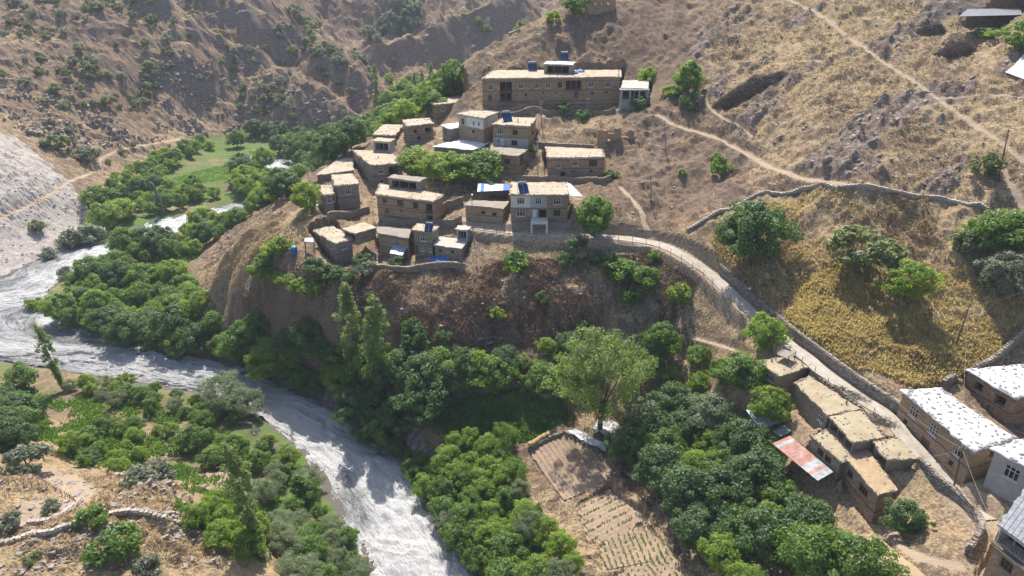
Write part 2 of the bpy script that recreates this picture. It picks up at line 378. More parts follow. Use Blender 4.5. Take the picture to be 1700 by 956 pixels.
# ------------------------------------------------------------------ materials
class NG:
    def __init__(s, name):
        s.m = bpy.data.materials.new(name); s.m.use_nodes = True; s.t = s.m.node_tree; s.n = s.t.nodes
        s.b = s.n['Principled BSDF']; s.out = s.n['Material Output']
        s.b.inputs['Roughness'].default_value = 0.9
        s.b.inputs['Specular IOR Level'].default_value = 0.2
    def lk(s, a, b): s.t.links.new(a, b)
    def put(s, sock, v):
        if hasattr(v, 'is_output'): s.lk(v, sock)
        else: sock.default_value = v
    def coord(s, kind='Object', scale=None):
        c = s.n.new('ShaderNodeTexCoord').outputs[kind]
        if scale is None: return c
        mp = s.n.new('ShaderNodeMapping'); mp.inputs['Scale'].default_value = scale; s.lk(c, mp.inputs[0]); return mp.outputs[0]
    def pos(s, scale=None):
        c = s.n.new('ShaderNodeNewGeometry').outputs['Position']
        if scale is None: return c
        mp = s.n.new('ShaderNodeMapping'); mp.inputs['Scale'].default_value = scale; s.lk(c, mp.inputs[0]); return mp.outputs[0]
    def noise(s, vec, scale, detail=4, rough=0.55, dist=0.0):
        n = s.n.new('ShaderNodeTexNoise'); s.lk(vec, n.inputs['Vector']); n.inputs['Scale'].default_value = scale
        n.inputs['Detail'].default_value = detail; n.inputs['Roughness'].default_value = rough; n.inputs['Distortion'].default_value = dist
        return n.outputs['Fac']
    def voro(s, vec, scale, feature='F1', out='Distance'):
        n = s.n.new('ShaderNodeTexVoronoi'); s.lk(vec, n.inputs['Vector']); n.feature = feature; n.inputs['Scale'].default_value = scale
        return n.outputs[out]
    def ramp(s, fac, stops):
        r = s.n.new('ShaderNodeValToRGB'); s.lk(fac, r.inputs[0]); e = r.color_ramp.elements
        while len(e) < len(stops): e.new(0.5)
        for el, (p, c) in zip(e, stops):
            el.position = p; el.color = (*c, 1) if isinstance(c, tuple) else (c, c, c, 1)
        return r.outputs[0]
    def mix(s, fac, a, b, kind='MIX'):
        n = s.n.new('ShaderNodeMix'); n.data_type = 'RGBA'; n.blend_type = kind
        s.put(n.inputs[0], fac)
        for sock, v in ((n.inputs[6], a), (n.inputs[7], b)):
            s.put(sock, (*v, 1) if isinstance(v, tuple) and len(v) == 3 else v)
        return n.outputs[2]
    def math(s, op, a, b=0.0, clamp=False):
        n = s.n.new('ShaderNodeMath'); n.operation = op; n.use_clamp = clamp; s.put(n.inputs[0], a); s.put(n.inputs[1], b); return n.outputs[0]
    def attr(s, name, out='Fac'):
        n = s.n.new('ShaderNodeAttribute'); n.attribute_name = name; return n.outputs[out]
    def sep(s, col):
        n = s.n.new('ShaderNodeSeparateColor'); s.lk(col, n.inputs[0]); return n.outputs
    def bump(s, h, strength=0.5, dist=0.1):
        n = s.n.new('ShaderNodeBump'); n.inputs['Strength'].default_value = strength; n.inputs['Distance'].default_value = dist
        s.lk(h, n.inputs['Height']); s.lk(n.outputs[0], s.b.inputs['Normal'])
    def color(s, c): s.put(s.b.inputs['Base Color'], (*c, 1) if isinstance(c, tuple) and len(c) == 3 else c)
    def rough(s, v): s.put(s.b.inputs['Roughness'], v)

def m_terrain():
    g = NG('slope_ground'); P = g.pos()
    z1 = g.sep(g.attr('zone1', 'Color')); z2 = g.sep(g.attr('zone2', 'Color'))
    nB = g.noise(P, 0.06, 5); nM = g.noise(P, 0.45, 6, 0.65); nF = g.noise(P, 2.6, 6, 0.7); nX = g.noise(P, 9.0, 4, 0.7)
    earth = g.mix(g.ramp(nF, [(0.3, 0.0), (0.75, 1.0)]), (0.085, 0.058, 0.040), (0.25, 0.178, 0.120))
    earth = g.mix(g.ramp(nB, [(0.4, 0.0), (0.62, 1.0)]), earth, g.mix(0.5, earth, (0.185, 0.130, 0.100)))
    rust = g.noise(P, 0.22, 5, 0.7)
    earth = g.mix(g.ramp(rust, [(0.47, 0.0), (0.58, 0.85)]), earth, g.mix(nX, (0.12, 0.078, 0.048), (0.31, 0.21, 0.130)))
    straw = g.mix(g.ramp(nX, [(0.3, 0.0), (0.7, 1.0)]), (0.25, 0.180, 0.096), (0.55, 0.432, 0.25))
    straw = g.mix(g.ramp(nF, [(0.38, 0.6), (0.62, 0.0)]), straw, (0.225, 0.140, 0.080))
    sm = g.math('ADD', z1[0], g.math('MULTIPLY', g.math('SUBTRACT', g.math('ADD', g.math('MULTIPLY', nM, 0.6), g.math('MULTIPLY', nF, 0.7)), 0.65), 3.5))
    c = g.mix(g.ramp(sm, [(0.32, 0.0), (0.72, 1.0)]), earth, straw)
    # rock
    rv = g.noise(g.pos((0.55, 0.55, 2.2)), 1.1, 6, 0.7, 0.6)
    rock = g.ramp(rv, [(0.25, (0.090, 0.066, 0.052)), (0.45, (0.18, 0.138, 0.110)), (0.6, (0.28, 0.222, 0.180)), (0.78, (0.43, 0.37, 0.315))])
    rm = g.math('ADD', z1[1], g.math('MULTIPLY', g.math('SUBTRACT', nF, 0.5), 1.3))
    c = g.mix(g.ramp(rm, [(0.42, 0.0), (0.62, 1.0)]), c, rock)
    # scree
    sc = g.ramp(g.noise(g.pos((1, 1, 0.4)), 0.7, 7, 0.72), [(0.28, (0.20, 0.170, 0.145)), (0.47, (0.345, 0.305, 0.27)), (0.7, (0.50, 0.46, 0.42))])
    scm = g.math('ADD', z2[1], g.math('MULTIPLY', g.math('SUBTRACT', nM, 0.5), 0.9))
    c = g.mix(g.ramp(scm, [(0.42, 0.0), (0.6, 1.0)]), c, sc)
    # bare soil and trails
    soil = g.mix(nF, (0.30, 0.225, 0.155), (0.44, 0.345, 0.245))
    c = g.mix(g.ramp(g.math('ADD', z1[2], g.math('MULTIPLY', g.math('SUBTRACT', nF, 0.5), 0.8)), [(0.35, 0.0), (0.62, 1.0)]), c, soil)
    # green growth
    grass = g.mix(g.ramp(nX, [(0.3, 0.0), (0.7, 1.0)]), (0.055, 0.10, 0.022), (0.135, 0.215, 0.045))
    c = g.mix(g.ramp(g.math('ADD', z2[0], g.math('MULTIPLY', g.math('SUBTRACT', nF, 0.5), 1.1)), [(0.4, 0.0), (0.62, 1.0)]), c, grass)
    # dark damp stone at the waterline
    c = g.mix(g.ramp(g.math('ADD', z2[2], g.math('MULTIPLY', g.math('SUBTRACT', nF, 0.5), 0.8)), [(0.4, 0.0), (0.6, 1.0)]), c, g.mix(nF, (0.06, 0.052, 0.047), (0.21, 0.185, 0.165)))
    g.color(c); h = g.math('ADD', g.math('MULTIPLY', nF, 0.75), g.math('MULTIPLY', nX, 0.35)); h = g.math('ADD', h, g.math('MULTIPLY', rv, g.math('MULTIPLY', z1[1], 0.8)))
    g.bump(h, 0.9, 0.35); g.rough(0.95); return g.m
def m_water():
    g = NG('river_water'); uv = g.attr('flow', 'Vector'); 
    mp = g.n.new('ShaderNodeMapping'); mp.inputs['Scale'].default_value = (0.32, 1.0, 1); g.lk(uv, mp.inputs[0]); U = mp.outputs[0]
    a = g.noise(U, 0.55, 7, 0.68, 1.2); b = g.noise(U, 2.1, 5, 0.7, 0.8)
    tur = g.attr('turb'); d_ = g.noise(U, 6.5, 4, 0.75, 0.5)
    f = g.math('ADD', g.math('MULTIPLY', a, 1.0), g.math('MULTIPLY', b, 0.42)); f = g.math('ADD', f, g.math('MULTIPLY', tur, 0.36)); f = g.math('ADD', f, g.math('MULTIPLY', g.math('SUBTRACT', d_, 0.5), 0.5))
    foam = g.ramp(f, [(0.64, 0.0), (0.97, 1.0)])
    deep = g.mix(b, (0.10, 0.105, 0.107), (0.22, 0.225, 0.222))
    g.color(g.mix(foam, deep, (0.58, 0.573, 0.558)))
    g.rough(g.ramp(foam, [(0.0, 0.22), (1.0, 0.75)])); g.b.inputs['Specular IOR Level'].default_value = 0.5
    g.bump(g.math('ADD', g.math('ADD', a, g.math('MULTIPLY', b, 0.7)), g.math('MULTIPLY', d_, 0.3)), 1.0, 0.9); return g.m
def simple(name, c1, c2=None, scale=3.0, bump=0.3, bd=0.03, rough=0.9, vecscale=None, detail=5):
    g = NG(name); P = g.pos(vecscale); n = g.noise(P, scale, detail, 0.65)
    n2 = g.noise(P, scale * 0.13, 3)
    if c2 is None: c2 = tuple(x * 0.7 for x in c1)
    f = g.math('ADD', g.math('MULTIPLY', n, 0.7), g.math('MULTIPLY', n2, 0.3))
    g.color(g.mix(g.ramp(f, [(0.33, 0.0), (0.67, 1.0)]), c2, c1)); g.rough(rough)
    if bump: g.bump(n, bump, bd)
    return g.m
def m_wall(name, c1, c2, mortar, dirt=0.5):
    g = NG(name); P = g.pos((1.7, 1.7, 4.2)); v = g.n.new('ShaderNodeTexVoronoi'); g.lk(P, v.inputs['Vector']); v.inputs['Scale'].default_value = 1.0
    ve = g.voro(P, 1.0, 'DISTANCE_TO_EDGE'); col = g.sep(v.outputs['Color'])
    n = g.noise(g.pos(), 0.5, 5, 0.6); nf = g.noise(g.pos((1, 1, 2.4)), 7.0, 4, 0.7)
    c = g.mix(g.ramp(col[0], [(0.0, 0.0), (1.0, 1.0)]), tuple(x * 0.72 for x in c1), tuple(x * 1.12 for x in c2)); c = g.mix(g.math('MULTIPLY', nf, 0.5), c, tuple(x * 0.45 for x in c1))
    c = g.mix(g.ramp(ve, [(0.02, 1.0), (0.09, 0.0)]), c, mortar)
    c = g.mix(g.ramp(n, [(0.42, 0.0), (0.66, dirt)]), c, tuple(x * 1.15 for x in mortar))
    ob = g.n.new('ShaderNodeObjectInfo')
    c = g.mix(g.math('MULTIPLY', ob.outputs['Random'], 0.25), c, tuple(x * 0.8 for x in c2))
    g.color(c); h = g.math('ADD', g.ramp(ve, [(0.0, 0.0), (0.12, 1.0)]), g.math('MULTIPLY', nf, 0.5)); g.bump(h, 0.7, 0.06); return g.m
def m_mud(name, c1, c2, patches=None):
    g = NG(name); P = g.pos(); a = g.noise(P, 0.55, 6, 0.62); b = g.noise(P, 5.0, 5, 0.7); c3 = g.noise(P, 22.0, 3)
    c = g.mix(g.ramp(a, [(0.35, 0.0), (0.68, 1.0)]), c2, c1); c = g.mix(g.ramp(b, [(0.35, 0.35), (0.6, 0.0)]), c, tuple(x * 0.62 for x in c2))
    if patches: c = g.mix(g.ramp(g.noise(P, 0.9, 4, 0.6, 1.0), [(0.56, 0.0), (0.64, 0.75)]), c, patches)
    g.color(c); g.bump(g.math('ADD', b, g.math('MULTIPLY', c3, 0.4)), 0.6, 0.08); return g.m
def m_tarp():
    g = NG('white_tarpaulin'); P = g.pos(); a = g.noise(P, 0.8, 5, 0.6, 1.5); b = g.noise(P, 4.0, 4, 0.6)
    g.color(g.mix(g.ramp(a, [(0.35, 0.0), (0.65, 1.0)]), (0.52, 0.53, 0.55), (0.70, 0.70, 0.70))); g.rough(0.55)
    g.bump(g.math('ADD', a, g.math('MULTIPLY', b, 0.25)), 0.8, 0.25); return g.m
def m_leaf(name, dark, light, trans, amount=0.45, gloss=0.5):
    g = NG(name); lv = g.attr('leafvar'); ob = g.n.new('ShaderNodeObjectInfo').outputs['Random']
    f = g.math('ADD', g.math('MULTIPLY', lv, 0.75), g.math('MULTIPLY', ob, 0.3), True)
    c = g.mix(f, dark, light); g.color(c); g.rough(gloss); g.b.inputs['Specular IOR Level'].default_value = 0.5
    tr = g.n.new('ShaderNodeBsdfTranslucent'); g.lk(g.mix(f, tuple(x * 0.7 for x in trans), trans), tr.inputs[0])
    ms = g.n.new('ShaderNodeMixShader'); ms.inputs[0].default_value = amount
    g.lk(g.b.outputs[0], ms.inputs[1]); g.lk(tr.outputs[0], ms.inputs[2]); g.lk(ms.outputs[0], g.out.inputs[0]); return g.m
def m_metal(name, c1, c2, freq=5.0, axis=0):
    g = NG(name); n = g.noise(g.pos(), 1.4, 5, 0.7); g.color(g.mix(g.ramp(n, [(0.4, 0.0), (0.65, 1.0)]), c1, c2))
    g.b.inputs['Metallic'].default_value = 0.25; g.rough(0.45); g.bump(n, 0.2, 0.02); return g.m
M = {}
M['terrain'] = m_terrain(); M['water'] = m_water()
M['wall'] = m_wall('stone_wall_tan', (0.38, 0.265, 0.165), (0.50, 0.36, 0.235), (0.20, 0.14, 0.092))
M['wall2'] = m_wall('stone_wall_ochre', (0.43, 0.28, 0.165), (0.54, 0.375, 0.235), (0.25, 0.165, 0.10))
M['wallg'] = m_wall('stone_wall_grey', (0.32, 0.25, 0.18), (0.42, 0.335, 0.25), (0.19, 0.15, 0.115))
M['dry'] = m_wall('dry_stone_wall', (0.27, 0.225, 0.18), (0.42, 0.37, 0.31), (0.12, 0.095, 0.07), 0.15)
M['pale'] = m_wall('pale_stone_wall', (0.40, 0.35, 0.29), (0.56, 0.50, 0.42), (0.26, 0.21, 0.165), 0.2)
M['rock'] = simple('outcrop_rock', (0.41, 0.345, 0.29), (0.19, 0.15, 0.12), 1.3, 0.8, 0.15)
M['plaster'] = simple('grey_plaster', (0.42, 0.40, 0.37), (0.30, 0.285, 0.26), 1.6, 0.2)
M['whitewash'] = simple('whitewash', (0.66, 0.63, 0.55), (0.50, 0.47, 0.40), 1.2, 0.15)
M['pinkplaster'] = simple('pale_plaster', (0.52, 0.45, 0.40), (0.40, 0.34, 0.30), 1.2, 0.15)
M['mud'] = m_mud('mud_roof', (0.50, 0.425, 0.32), (0.36, 0.295, 0.21))
M['mudg'] = m_mud('straw_mud_roof', (0.42, 0.355, 0.245), (0.31, 0.25, 0.165), (0.35, 0.315, 0.16))
M['mudr'] = m_mud('reddish_mud_roof', (0.44, 0.33, 0.205), (0.31, 0.22, 0.13))
M['mudgrey'] = m_mud('grey_mud_roof', (0.34, 0.295, 0.24), (0.255, 0.215, 0.175))
M['tarp'] = m_tarp()
M['concrete'] = simple('concrete', (0.46, 0.43, 0.385), (0.34, 0.315, 0.28), 1.1, 0.25, 0.03)
M['pathway'] = simple('path_concrete', (0.46, 0.42, 0.36), (0.29, 0.245, 0.19), 0.8, 0.4, 0.04)
M['wood'] = simple('old_timber', (0.17, 0.115, 0.075), (0.085, 0.058, 0.04), 6.0, 0.3, 0.01, 0.85, (1, 1, 6))
M['pole'] = simple('grey_pole_wood', (0.33, 0.29, 0.245), (0.21, 0.18, 0.15), 4.0, 0.2, 0.01)
M['frame'] = simple('white_window_paint', (0.70, 0.69, 0.66), (0.55, 0.53, 0.50), 4.0, 0)
M['brownframe'] = simple('brown_window_paint', (0.20, 0.135, 0.09), (0.12, 0.08, 0.055), 4.0, 0)
M['door'] = simple('wood_door', (0.20, 0.125, 0.075), (0.11, 0.07, 0.045), 3.0, 0.2)
M['glass'] = NG('window_glass').m; _b = M['glass'].node_tree.nodes['Principled BSDF']; _b.inputs['Base Color'].default_value = (0.018, 0.02, 0.023, 1); _b.inputs['Roughness'].default_value = 0.12; _b.inputs['Specular IOR Level'].default_value = 0.5
M['dark'] = simple('interior_shade', (0.045, 0.035, 0.03), (0.02, 0.016, 0.014), 2.0, 0)  # near-black backing, paints in the darkness inside the openings
M['stone'] = simple('field_stone', (0.34, 0.31, 0.28), (0.20, 0.175, 0.155), 2.0, 0.4, 0.05)
M['pebble'] = simple('roof_stone', (0.33, 0.32, 0.31), (0.22, 0.21, 0.20), 3.0, 0.3, 0.03)
M['blue'] = simple('blue_tarp', (0.035, 0.16, 0.42), (0.02, 0.09, 0.28), 2.0, 0.4, 0.08, 0.5)
M['panel'] = NG('collector_glass').m; _b = M['panel'].node_tree.nodes['Principled BSDF']; _b.inputs['Base Color'].default_value = (0.02, 0.045, 0.12, 1); _b.inputs['Roughness'].default_value = 0.2
M['zinc'] = m_metal('zinc_sheet', (0.19, 0.20, 0.21), (0.33, 0.34, 0.35))
M['zincblue'] = m_metal('blue_zinc_sheet', (0.28, 0.36, 0.45), (0.42, 0.47, 0.52))
M['redmetal'] = m_metal('faded_red_sheet', (0.22, 0.105, 0.085), (0.33, 0.21, 0.18))
M['brush'] = simple('brushwood', (0.16, 0.13, 0.115), (0.08, 0.065, 0.06), 5.0, 0)
M['bark'] = simple('bark', (0.15, 0.115, 0.085), (0.08, 0.06, 0.045), 6.0, 0.4, 0.03)
M['palebark'] = simple('pale_bark', (0.34, 0.31, 0.27), (0.22, 0.195, 0.165), 6.0, 0.3, 0.02)
M['hay'] = simple('hay', (0.50, 0.36, 0.17), (0.36, 0.25, 0.11), 8.0, 0.6, 0.05)
M['soil'] = simple('ploughed_soil', (0.34, 0.25, 0.175), (0.17, 0.12, 0.08), 1.6, 0.7, 0.08)
M['rust'] = simple('rusty_iron', (0.19, 0.12, 0.085), (0.10, 0.065, 0.05), 5.0, 0.2, 0.01)
M['red'] = simple('red_cloth', (0.45, 0.05, 0.06), (0.30, 0.03, 0.04), 3.0, 0.2)
M['sack'] = simple('white_sacking', (0.66, 0.64, 0.62), (0.45, 0.44, 0.43), 2.2, 0.5, 0.1)
LEAF = {
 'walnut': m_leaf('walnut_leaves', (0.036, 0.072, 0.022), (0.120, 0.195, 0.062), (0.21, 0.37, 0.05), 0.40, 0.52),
 'green':  m_leaf('green_leaves', (0.050, 0.100, 0.018), (0.150, 0.245, 0.046), (0.33, 0.53, 0.05), 0.5, 0.45),
 'bright': m_leaf('bright_leaves', (0.090, 0.150, 0.018), (0.215, 0.310, 0.046), (0.50, 0.68, 0.06), 0.54),
 'willow': m_leaf('willow_leaves', (0.125, 0.165, 0.090), (0.285, 0.335, 0.205), (0.40, 0.48, 0.21), 0.48),
 'poplar': m_leaf('poplar_leaves', (0.090, 0.135, 0.042), (0.215, 0.285, 0.100), (0.44, 0.58, 0.13), 0.56),
 'oak':    m_leaf('oak_leaves', (0.080, 0.102, 0.040), (0.195, 0.225, 0.092), (0.34, 0.40, 0.11), 0.46),
 'grey':   m_leaf('greygreen_leaves', (0.100, 0.122, 0.075), (0.230, 0.255, 0.165), (0.30, 0.34, 0.18), 0.42),
}
M['straw'] = m_leaf('dry_stalks', (0.24, 0.155, 0.075), (0.50, 0.375, 0.20), (0.45, 0.32, 0.15), 0.35)
M['weed'] = m_leaf('yellow_weeds', (0.36, 0.265, 0.12), (0.70, 0.57, 0.24), (0.74, 0.60, 0.24), 0.45)
M['russet'] = m_leaf('russet_stalks', (0.13, 0.083, 0.052), (0.36, 0.245, 0.155), (0.34, 0.22, 0.13), 0.35)
M['crop'] = m_leaf('crop_leaves', (0.05, 0.11, 0.02), (0.13, 0.23, 0.045), (0.26, 0.44, 0.05), 0.45)

# ------------------------------------------------------------------ mesh and object helpers
def mk(name, V, Fc, mat=None, smooth=False, mats=None, mi=None):
    me = bpy.data.meshes.new(name)
    me.from_pydata([tuple(v) for v in V], [], [tuple(int(i) for i in f) for f in Fc])
    for m_ in (mats or ([mat] if mat else [])): me.materials.append(m_)
    if mi is not None: me.polygons.foreach_set('material_index', np.asarray(mi, np.int32))
    if smooth: me.polygons.foreach_set('use_smooth', np.ones(len(me.polygons), bool))
    me.update(); return me
def mk_np(name, V, Fq, mat, smooth=False):
    """fast path: V (n,3), Fq (m,k) all faces with k corners"""
    V = np.asarray(V, np.float32); Fq = np.asarray(Fq, np.int32); m, k = Fq.shape
    me = bpy.data.meshes.new(name); me.vertices.add(len(V)); me.vertices.foreach_set('co', V.ravel())
    me.loops.add(m * k); me.loops.foreach_set('vertex_index', Fq.ravel())
    me.polygons.add(m); me.polygons.foreach_set('loop_start', np.arange(0, m * k, k, dtype=np.int32))
    try: me.polygons.foreach_set('loop_total', np.full(m, k, np.int32))
    except Exception: pass
    if mat: me.materials.append(mat)
    me.polygons.foreach_set('use_smooth', np.full(m, smooth, bool))
    me.update(calc_edges=True); me.validate(); return me
def fattr(me, name, vals, dom='POINT'):
    a = me.attributes.new(name, 'FLOAT', dom); a.data.foreach_set('value', np.asarray(vals, np.float32))
def obj(name, me, parent=None, loc=None):
    o = bpy.data.objects.new(name, me); COL.objects.link(o)
    if loc is not None: o.location = loc
    if parent is not None: o.parent = parent
    return o
def tag(o, label=None, cat=None, group=None, kind=None):
    if label: o['label'] = label
    if cat: o['category'] = cat
    if group: o['group'] = group
    if kind: o['kind'] = kind
    return o
def thing(name, loc, label, cat, group=None, rz=0.0):
    o = bpy.data.objects.new(name, None); o.empty_display_size = 0.5; COL.objects.link(o); o.location = loc; o.rotation_euler = (0, 0, rz)
    return tag(o, label, cat, group)
class MB:
    """collects faces; build() makes one mesh object"""
    def __init__(s): s.v = []; s.f = []
    def add(s, V, Fc):
        n = len(s.v); s.v += [tuple(map(float, p)) for p in V]; s.f += [tuple(i + n for i in f) for f in Fc]; return s
    def quad(s, a, b, c_, d): return s.add([a, b, c_, d], [(0, 1, 2, 3)])
    def box(s, cen, size, ax=None, ay=None, az=None):
        ax = np.array(ax if ax is not None else (1, 0, 0), float); ay = np.array(ay if ay is not None else (0, 1, 0), float); az = np.array(az if az is not None else (0, 0, 1), float)
        cen = np.array(cen, float); h = np.array(size, float) / 2; V = []
        for i in (-1, 1):
            for j in (-1, 1):
                for k in (-1, 1): V.append(cen + ax * h[0] * i + ay * h[1] * j + az * h[2] * k)
        return s.add(V, [(0, 1, 3, 2), (4, 6, 7, 5), (0, 4, 5, 1), (2, 3, 7, 6), (0, 2, 6, 4), (1, 5, 7, 3)])
    def tube(s, pts, rad, n=6):
        pts = np.asarray(pts, float); rad = np.broadcast_to(np.asarray(rad, float), (len(pts),)); base = len(s.v); V = []
        for i, p in enumerate(pts):
            d = pts[min(i + 1, len(pts) - 1)] - pts[max(i - 1, 0)]; d = d / (np.linalg.norm(d) + 1e-9)
            a = np.cross(d, (0, 0, 1)) if abs(d[2]) < 0.9 else np.cross(d, (1, 0, 0)); a /= np.linalg.norm(a); b = np.cross(d, a)
            for k in range(n):
                t = 2 * math.pi * k / n; V.append(p + rad[i] * (math.cos(t) * a + math.sin(t) * b))
        Fc = []
        for i in range(len(pts) - 1):
            for k in range(n): Fc.append((i * n + k, i * n + (k + 1) % n, (i + 1) * n + (k + 1) % n, (i + 1) * n + k))
        Fc.append(tuple(range(n))[::-1]); Fc.append(tuple((len(pts) - 1) * n + k for k in range(n)))
        return s.add(V, Fc)
    def mesh(s, name, mat, smooth=False): return mk(name, s.v, s.f, mat, smooth)
    def build(s, name, mat, parent=None, smooth=False, loc=None):
        if loc is not None:
            l = np.array(loc, float); s.v = [tuple(np.array(p) - l) for p in s.v]
        return obj(name, mk(name, s.v, s.f, mat, smooth), parent, loc)

# ------------------------------------------------------------------ ground mesh
def build_ground():
    nt, nr = 640, 800
    th = np.radians(np.linspace(-51, 57, nt)); r = 32.0 * (1150.0 / 32.0) ** (np.linspace(0, 1, nr))
    T, R = np.meshgrid(th, r); X = R * np.sin(T); Y = R * np.cos(T)
    Zv = Zfull(X, Y)
    V = np.stack([X, Y, Zv], -1).reshape(-1, 3)
    i = np.arange(nr - 1)[:, None] * nt + np.arange(nt - 1)[None, :]
    Fq = np.stack([i, i + 1, i + 1 + nt, i + nt], -1).reshape(-1, 4)[:, ::-1]
    me = mk_np('terrain', V, Fq, M['terrain'], False)
    x = X.ravel(); y = Y.ravel(); z = Zv.ravel(); hgt = z - zwater(y)
    wx = x + 2.0 * fbm(x / 5, y / 5, 71, 3); wy = y + 2.0 * fbm(x / 5, y / 5, 72, 3)
    far = sstep(215, 330, y)
    gx = np.gradient(Zv, axis=1) / (np.gradient(X, axis=1) + 1e-9); slope = np.abs(np.gradient(Zv, axis=0) / (np.gradient(R, axis=0)))
    slope = np.clip(slope, 0, 3).ravel()
    straw = 0.42 + 0.5 * fbm(x / 24, y / 24, 73, 4) - 0.13 * far
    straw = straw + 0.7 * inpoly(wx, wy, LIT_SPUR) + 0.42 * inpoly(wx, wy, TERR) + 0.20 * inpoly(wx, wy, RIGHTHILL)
    straw = np.where((x < -15) & (y < 115) & (hgt > 8), straw + 0.5, straw)
    straw = straw - 0.30 * inpoly(wx, wy, SHADED_SLOPE)  # hillside in shade: its darkness put into the colour as less straw
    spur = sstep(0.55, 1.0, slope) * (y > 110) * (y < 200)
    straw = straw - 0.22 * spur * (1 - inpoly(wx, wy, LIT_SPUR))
    rock = 0.9 * rockmask(x, y) * (1 - sstep(170, 260, y)) + far * (0.45 * sstep(0.45, 1.0, slope) + 0.35 * fbm(x / 15, y / 9, 75, 3)) * (1 - 0.6 * sstep(470, 560, y))
    rock = rock + 0.30 * sstep(0.85, 1.4, slope)
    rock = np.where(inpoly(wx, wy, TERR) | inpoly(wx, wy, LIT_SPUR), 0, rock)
    dirt = np.zeros_like(x)
    for L, w in TRAILS:
        d = segdist(x, y, L, cull=8.0); dirt = np.maximum(dirt, (1 - sstep(w * 0.5, w * 1.5, d + 0.5 * w * fbm(x / 1.5, y / 1.5, 79, 2))) * (0.8 + 0.35 * fbm(x / 4, y / 4, 80, 2)))
    dp = segdist(x, y, PATH, cull=14.0); dirt = np.maximum(dirt, 0.55 * (1 - sstep(2.0, 4.5, dp)))
    for k, p in PLAN.items():
        d = np.hypot(x - p.cen[0], y - p.cen[1]); dirt = np.maximum(dirt, 0.42 * (1 - sstep(4, 11, d)))
    for poly in FIELDS: dirt = np.where(inpoly(x, y, poly), 0.6, dirt)
    green = 0.55 * (1 - sstep(3.5, 8, hgt)) + 0.25 * fbm(x / 12, y / 12, 77, 3) * (hgt < 9)
    for poly in CROP_G: green = np.where(inpoly(wx, wy, poly), 1.0, green)
    green = np.where((x < -60) & (y < 150) & (y > 95), green * 0.75, green)
    green = np.where(dirt > 0.5, 0, green)
    scree = inpoly(wx, wy, SCREE) * 0.95
    rd = river_sd(x, y); damp = (1 - sstep(0.8, 2.4, rd + 1.0 * fbm(x / 2, y / 2, 78, 2))) * 0.9
    damp = np.where((rd < 6) & (x > -60) & (y > 100) & (y < 150) & (hgt < 6) & (hgt > 0.6), np.maximum(damp, 0.5), damp)
    green = np.where(scree > 0.5, 0, green)
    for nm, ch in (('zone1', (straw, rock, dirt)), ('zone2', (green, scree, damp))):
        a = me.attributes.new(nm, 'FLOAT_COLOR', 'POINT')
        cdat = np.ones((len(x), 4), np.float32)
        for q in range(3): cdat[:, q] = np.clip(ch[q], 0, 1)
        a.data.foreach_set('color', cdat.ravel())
    tag(obj('terrain', me), 'dry brown mountain slopes and valley floor around the village', None, None, 'structure')
build_ground()

def build_river():
    n = max(len(BANK_L), len(BANK_R))
    def resamp(L, n):
        L = np.asarray(L); d = np.concatenate([[0], np.cumsum(np.hypot(*np.diff(L, axis=0).T))]); t = np.linspace(0, d[-1], n)
        return np.stack([np.interp(t, d, L[:, 0]), np.interp(t, d, L[:, 1])], 1)
    ns, nw = 1000, 46
    # pair the banks by hand-surveyed order (same count of stations), then widen under the banks
    a = resamp(BANK_L, len(BANK_L)); b = resamp(BANK_R, len(BANK_R))
    iL = np.linspace(0, 1, ns); 
    pl = np.stack([np.interp(iL, np.linspace(0, 1, len(BANK_L)), BANK_L[:, k]) for k in (0, 1)], 1)
    pr = np.stack([np.interp(iL, np.linspace(0, 1, len(BANK_R)), BANK_R[:, k]) for k in (0, 1)], 1)
    t = np.linspace(-0.12, 1.12, nw)[None, :, None]
    XY = pl[:, None] * (1 - t) + pr[:, None] * t
    X = XY[..., 0]; Y = XY[..., 1]
    mid = XY[:, nw // 2]; sarc = np.concatenate([[0], np.cumsum(np.hypot(*np.diff(mid, axis=0).T))])
    wdt = np.hypot(*(pr - pl).T)
    S = np.repeat(sarc[:, None], nw, 1); W = (np.linspace(-0.12, 1.12, nw)[None] * wdt[:, None])
    turb = sstep(0.0, 0.55, fbm(S / 26, W / 14, 81, 3) + 0.35)
    amp = 0.28 + 0.55 * turb
    Zw = zwater(Y) + amp * (fbm(S / 3.2, W / 1.8, 82, 4) + 0.6 * ridged(S / 5.0 + 0.5 * fbm(S / 4, W / 4, 84), W / 2.6, 83, 3)) + 0.15
    V = np.stack([X, Y, Zw], -1).reshape(-1, 3)
    i = np.arange(ns - 1)[:, None] * nw + np.arange(nw - 1)[None, :]
    Fq = np.stack([i, i + 1, i + 1 + nw, i + nw], -1).reshape(-1, 4)
    me = mk_np('river', V, Fq, M['water'], True)
    fl = me.attributes.new('flow', 'FLOAT_VECTOR', 'POINT'); fl.data.foreach_set('vector', np.stack([S, W, S * 0], -1).astype(np.float32).ravel())
    fattr(me, 'turb', turb.ravel())
    o = obj('river', me); tag(o, 'white foaming river rushing round the foot of the spur', None, None, 'structure')
build_river()

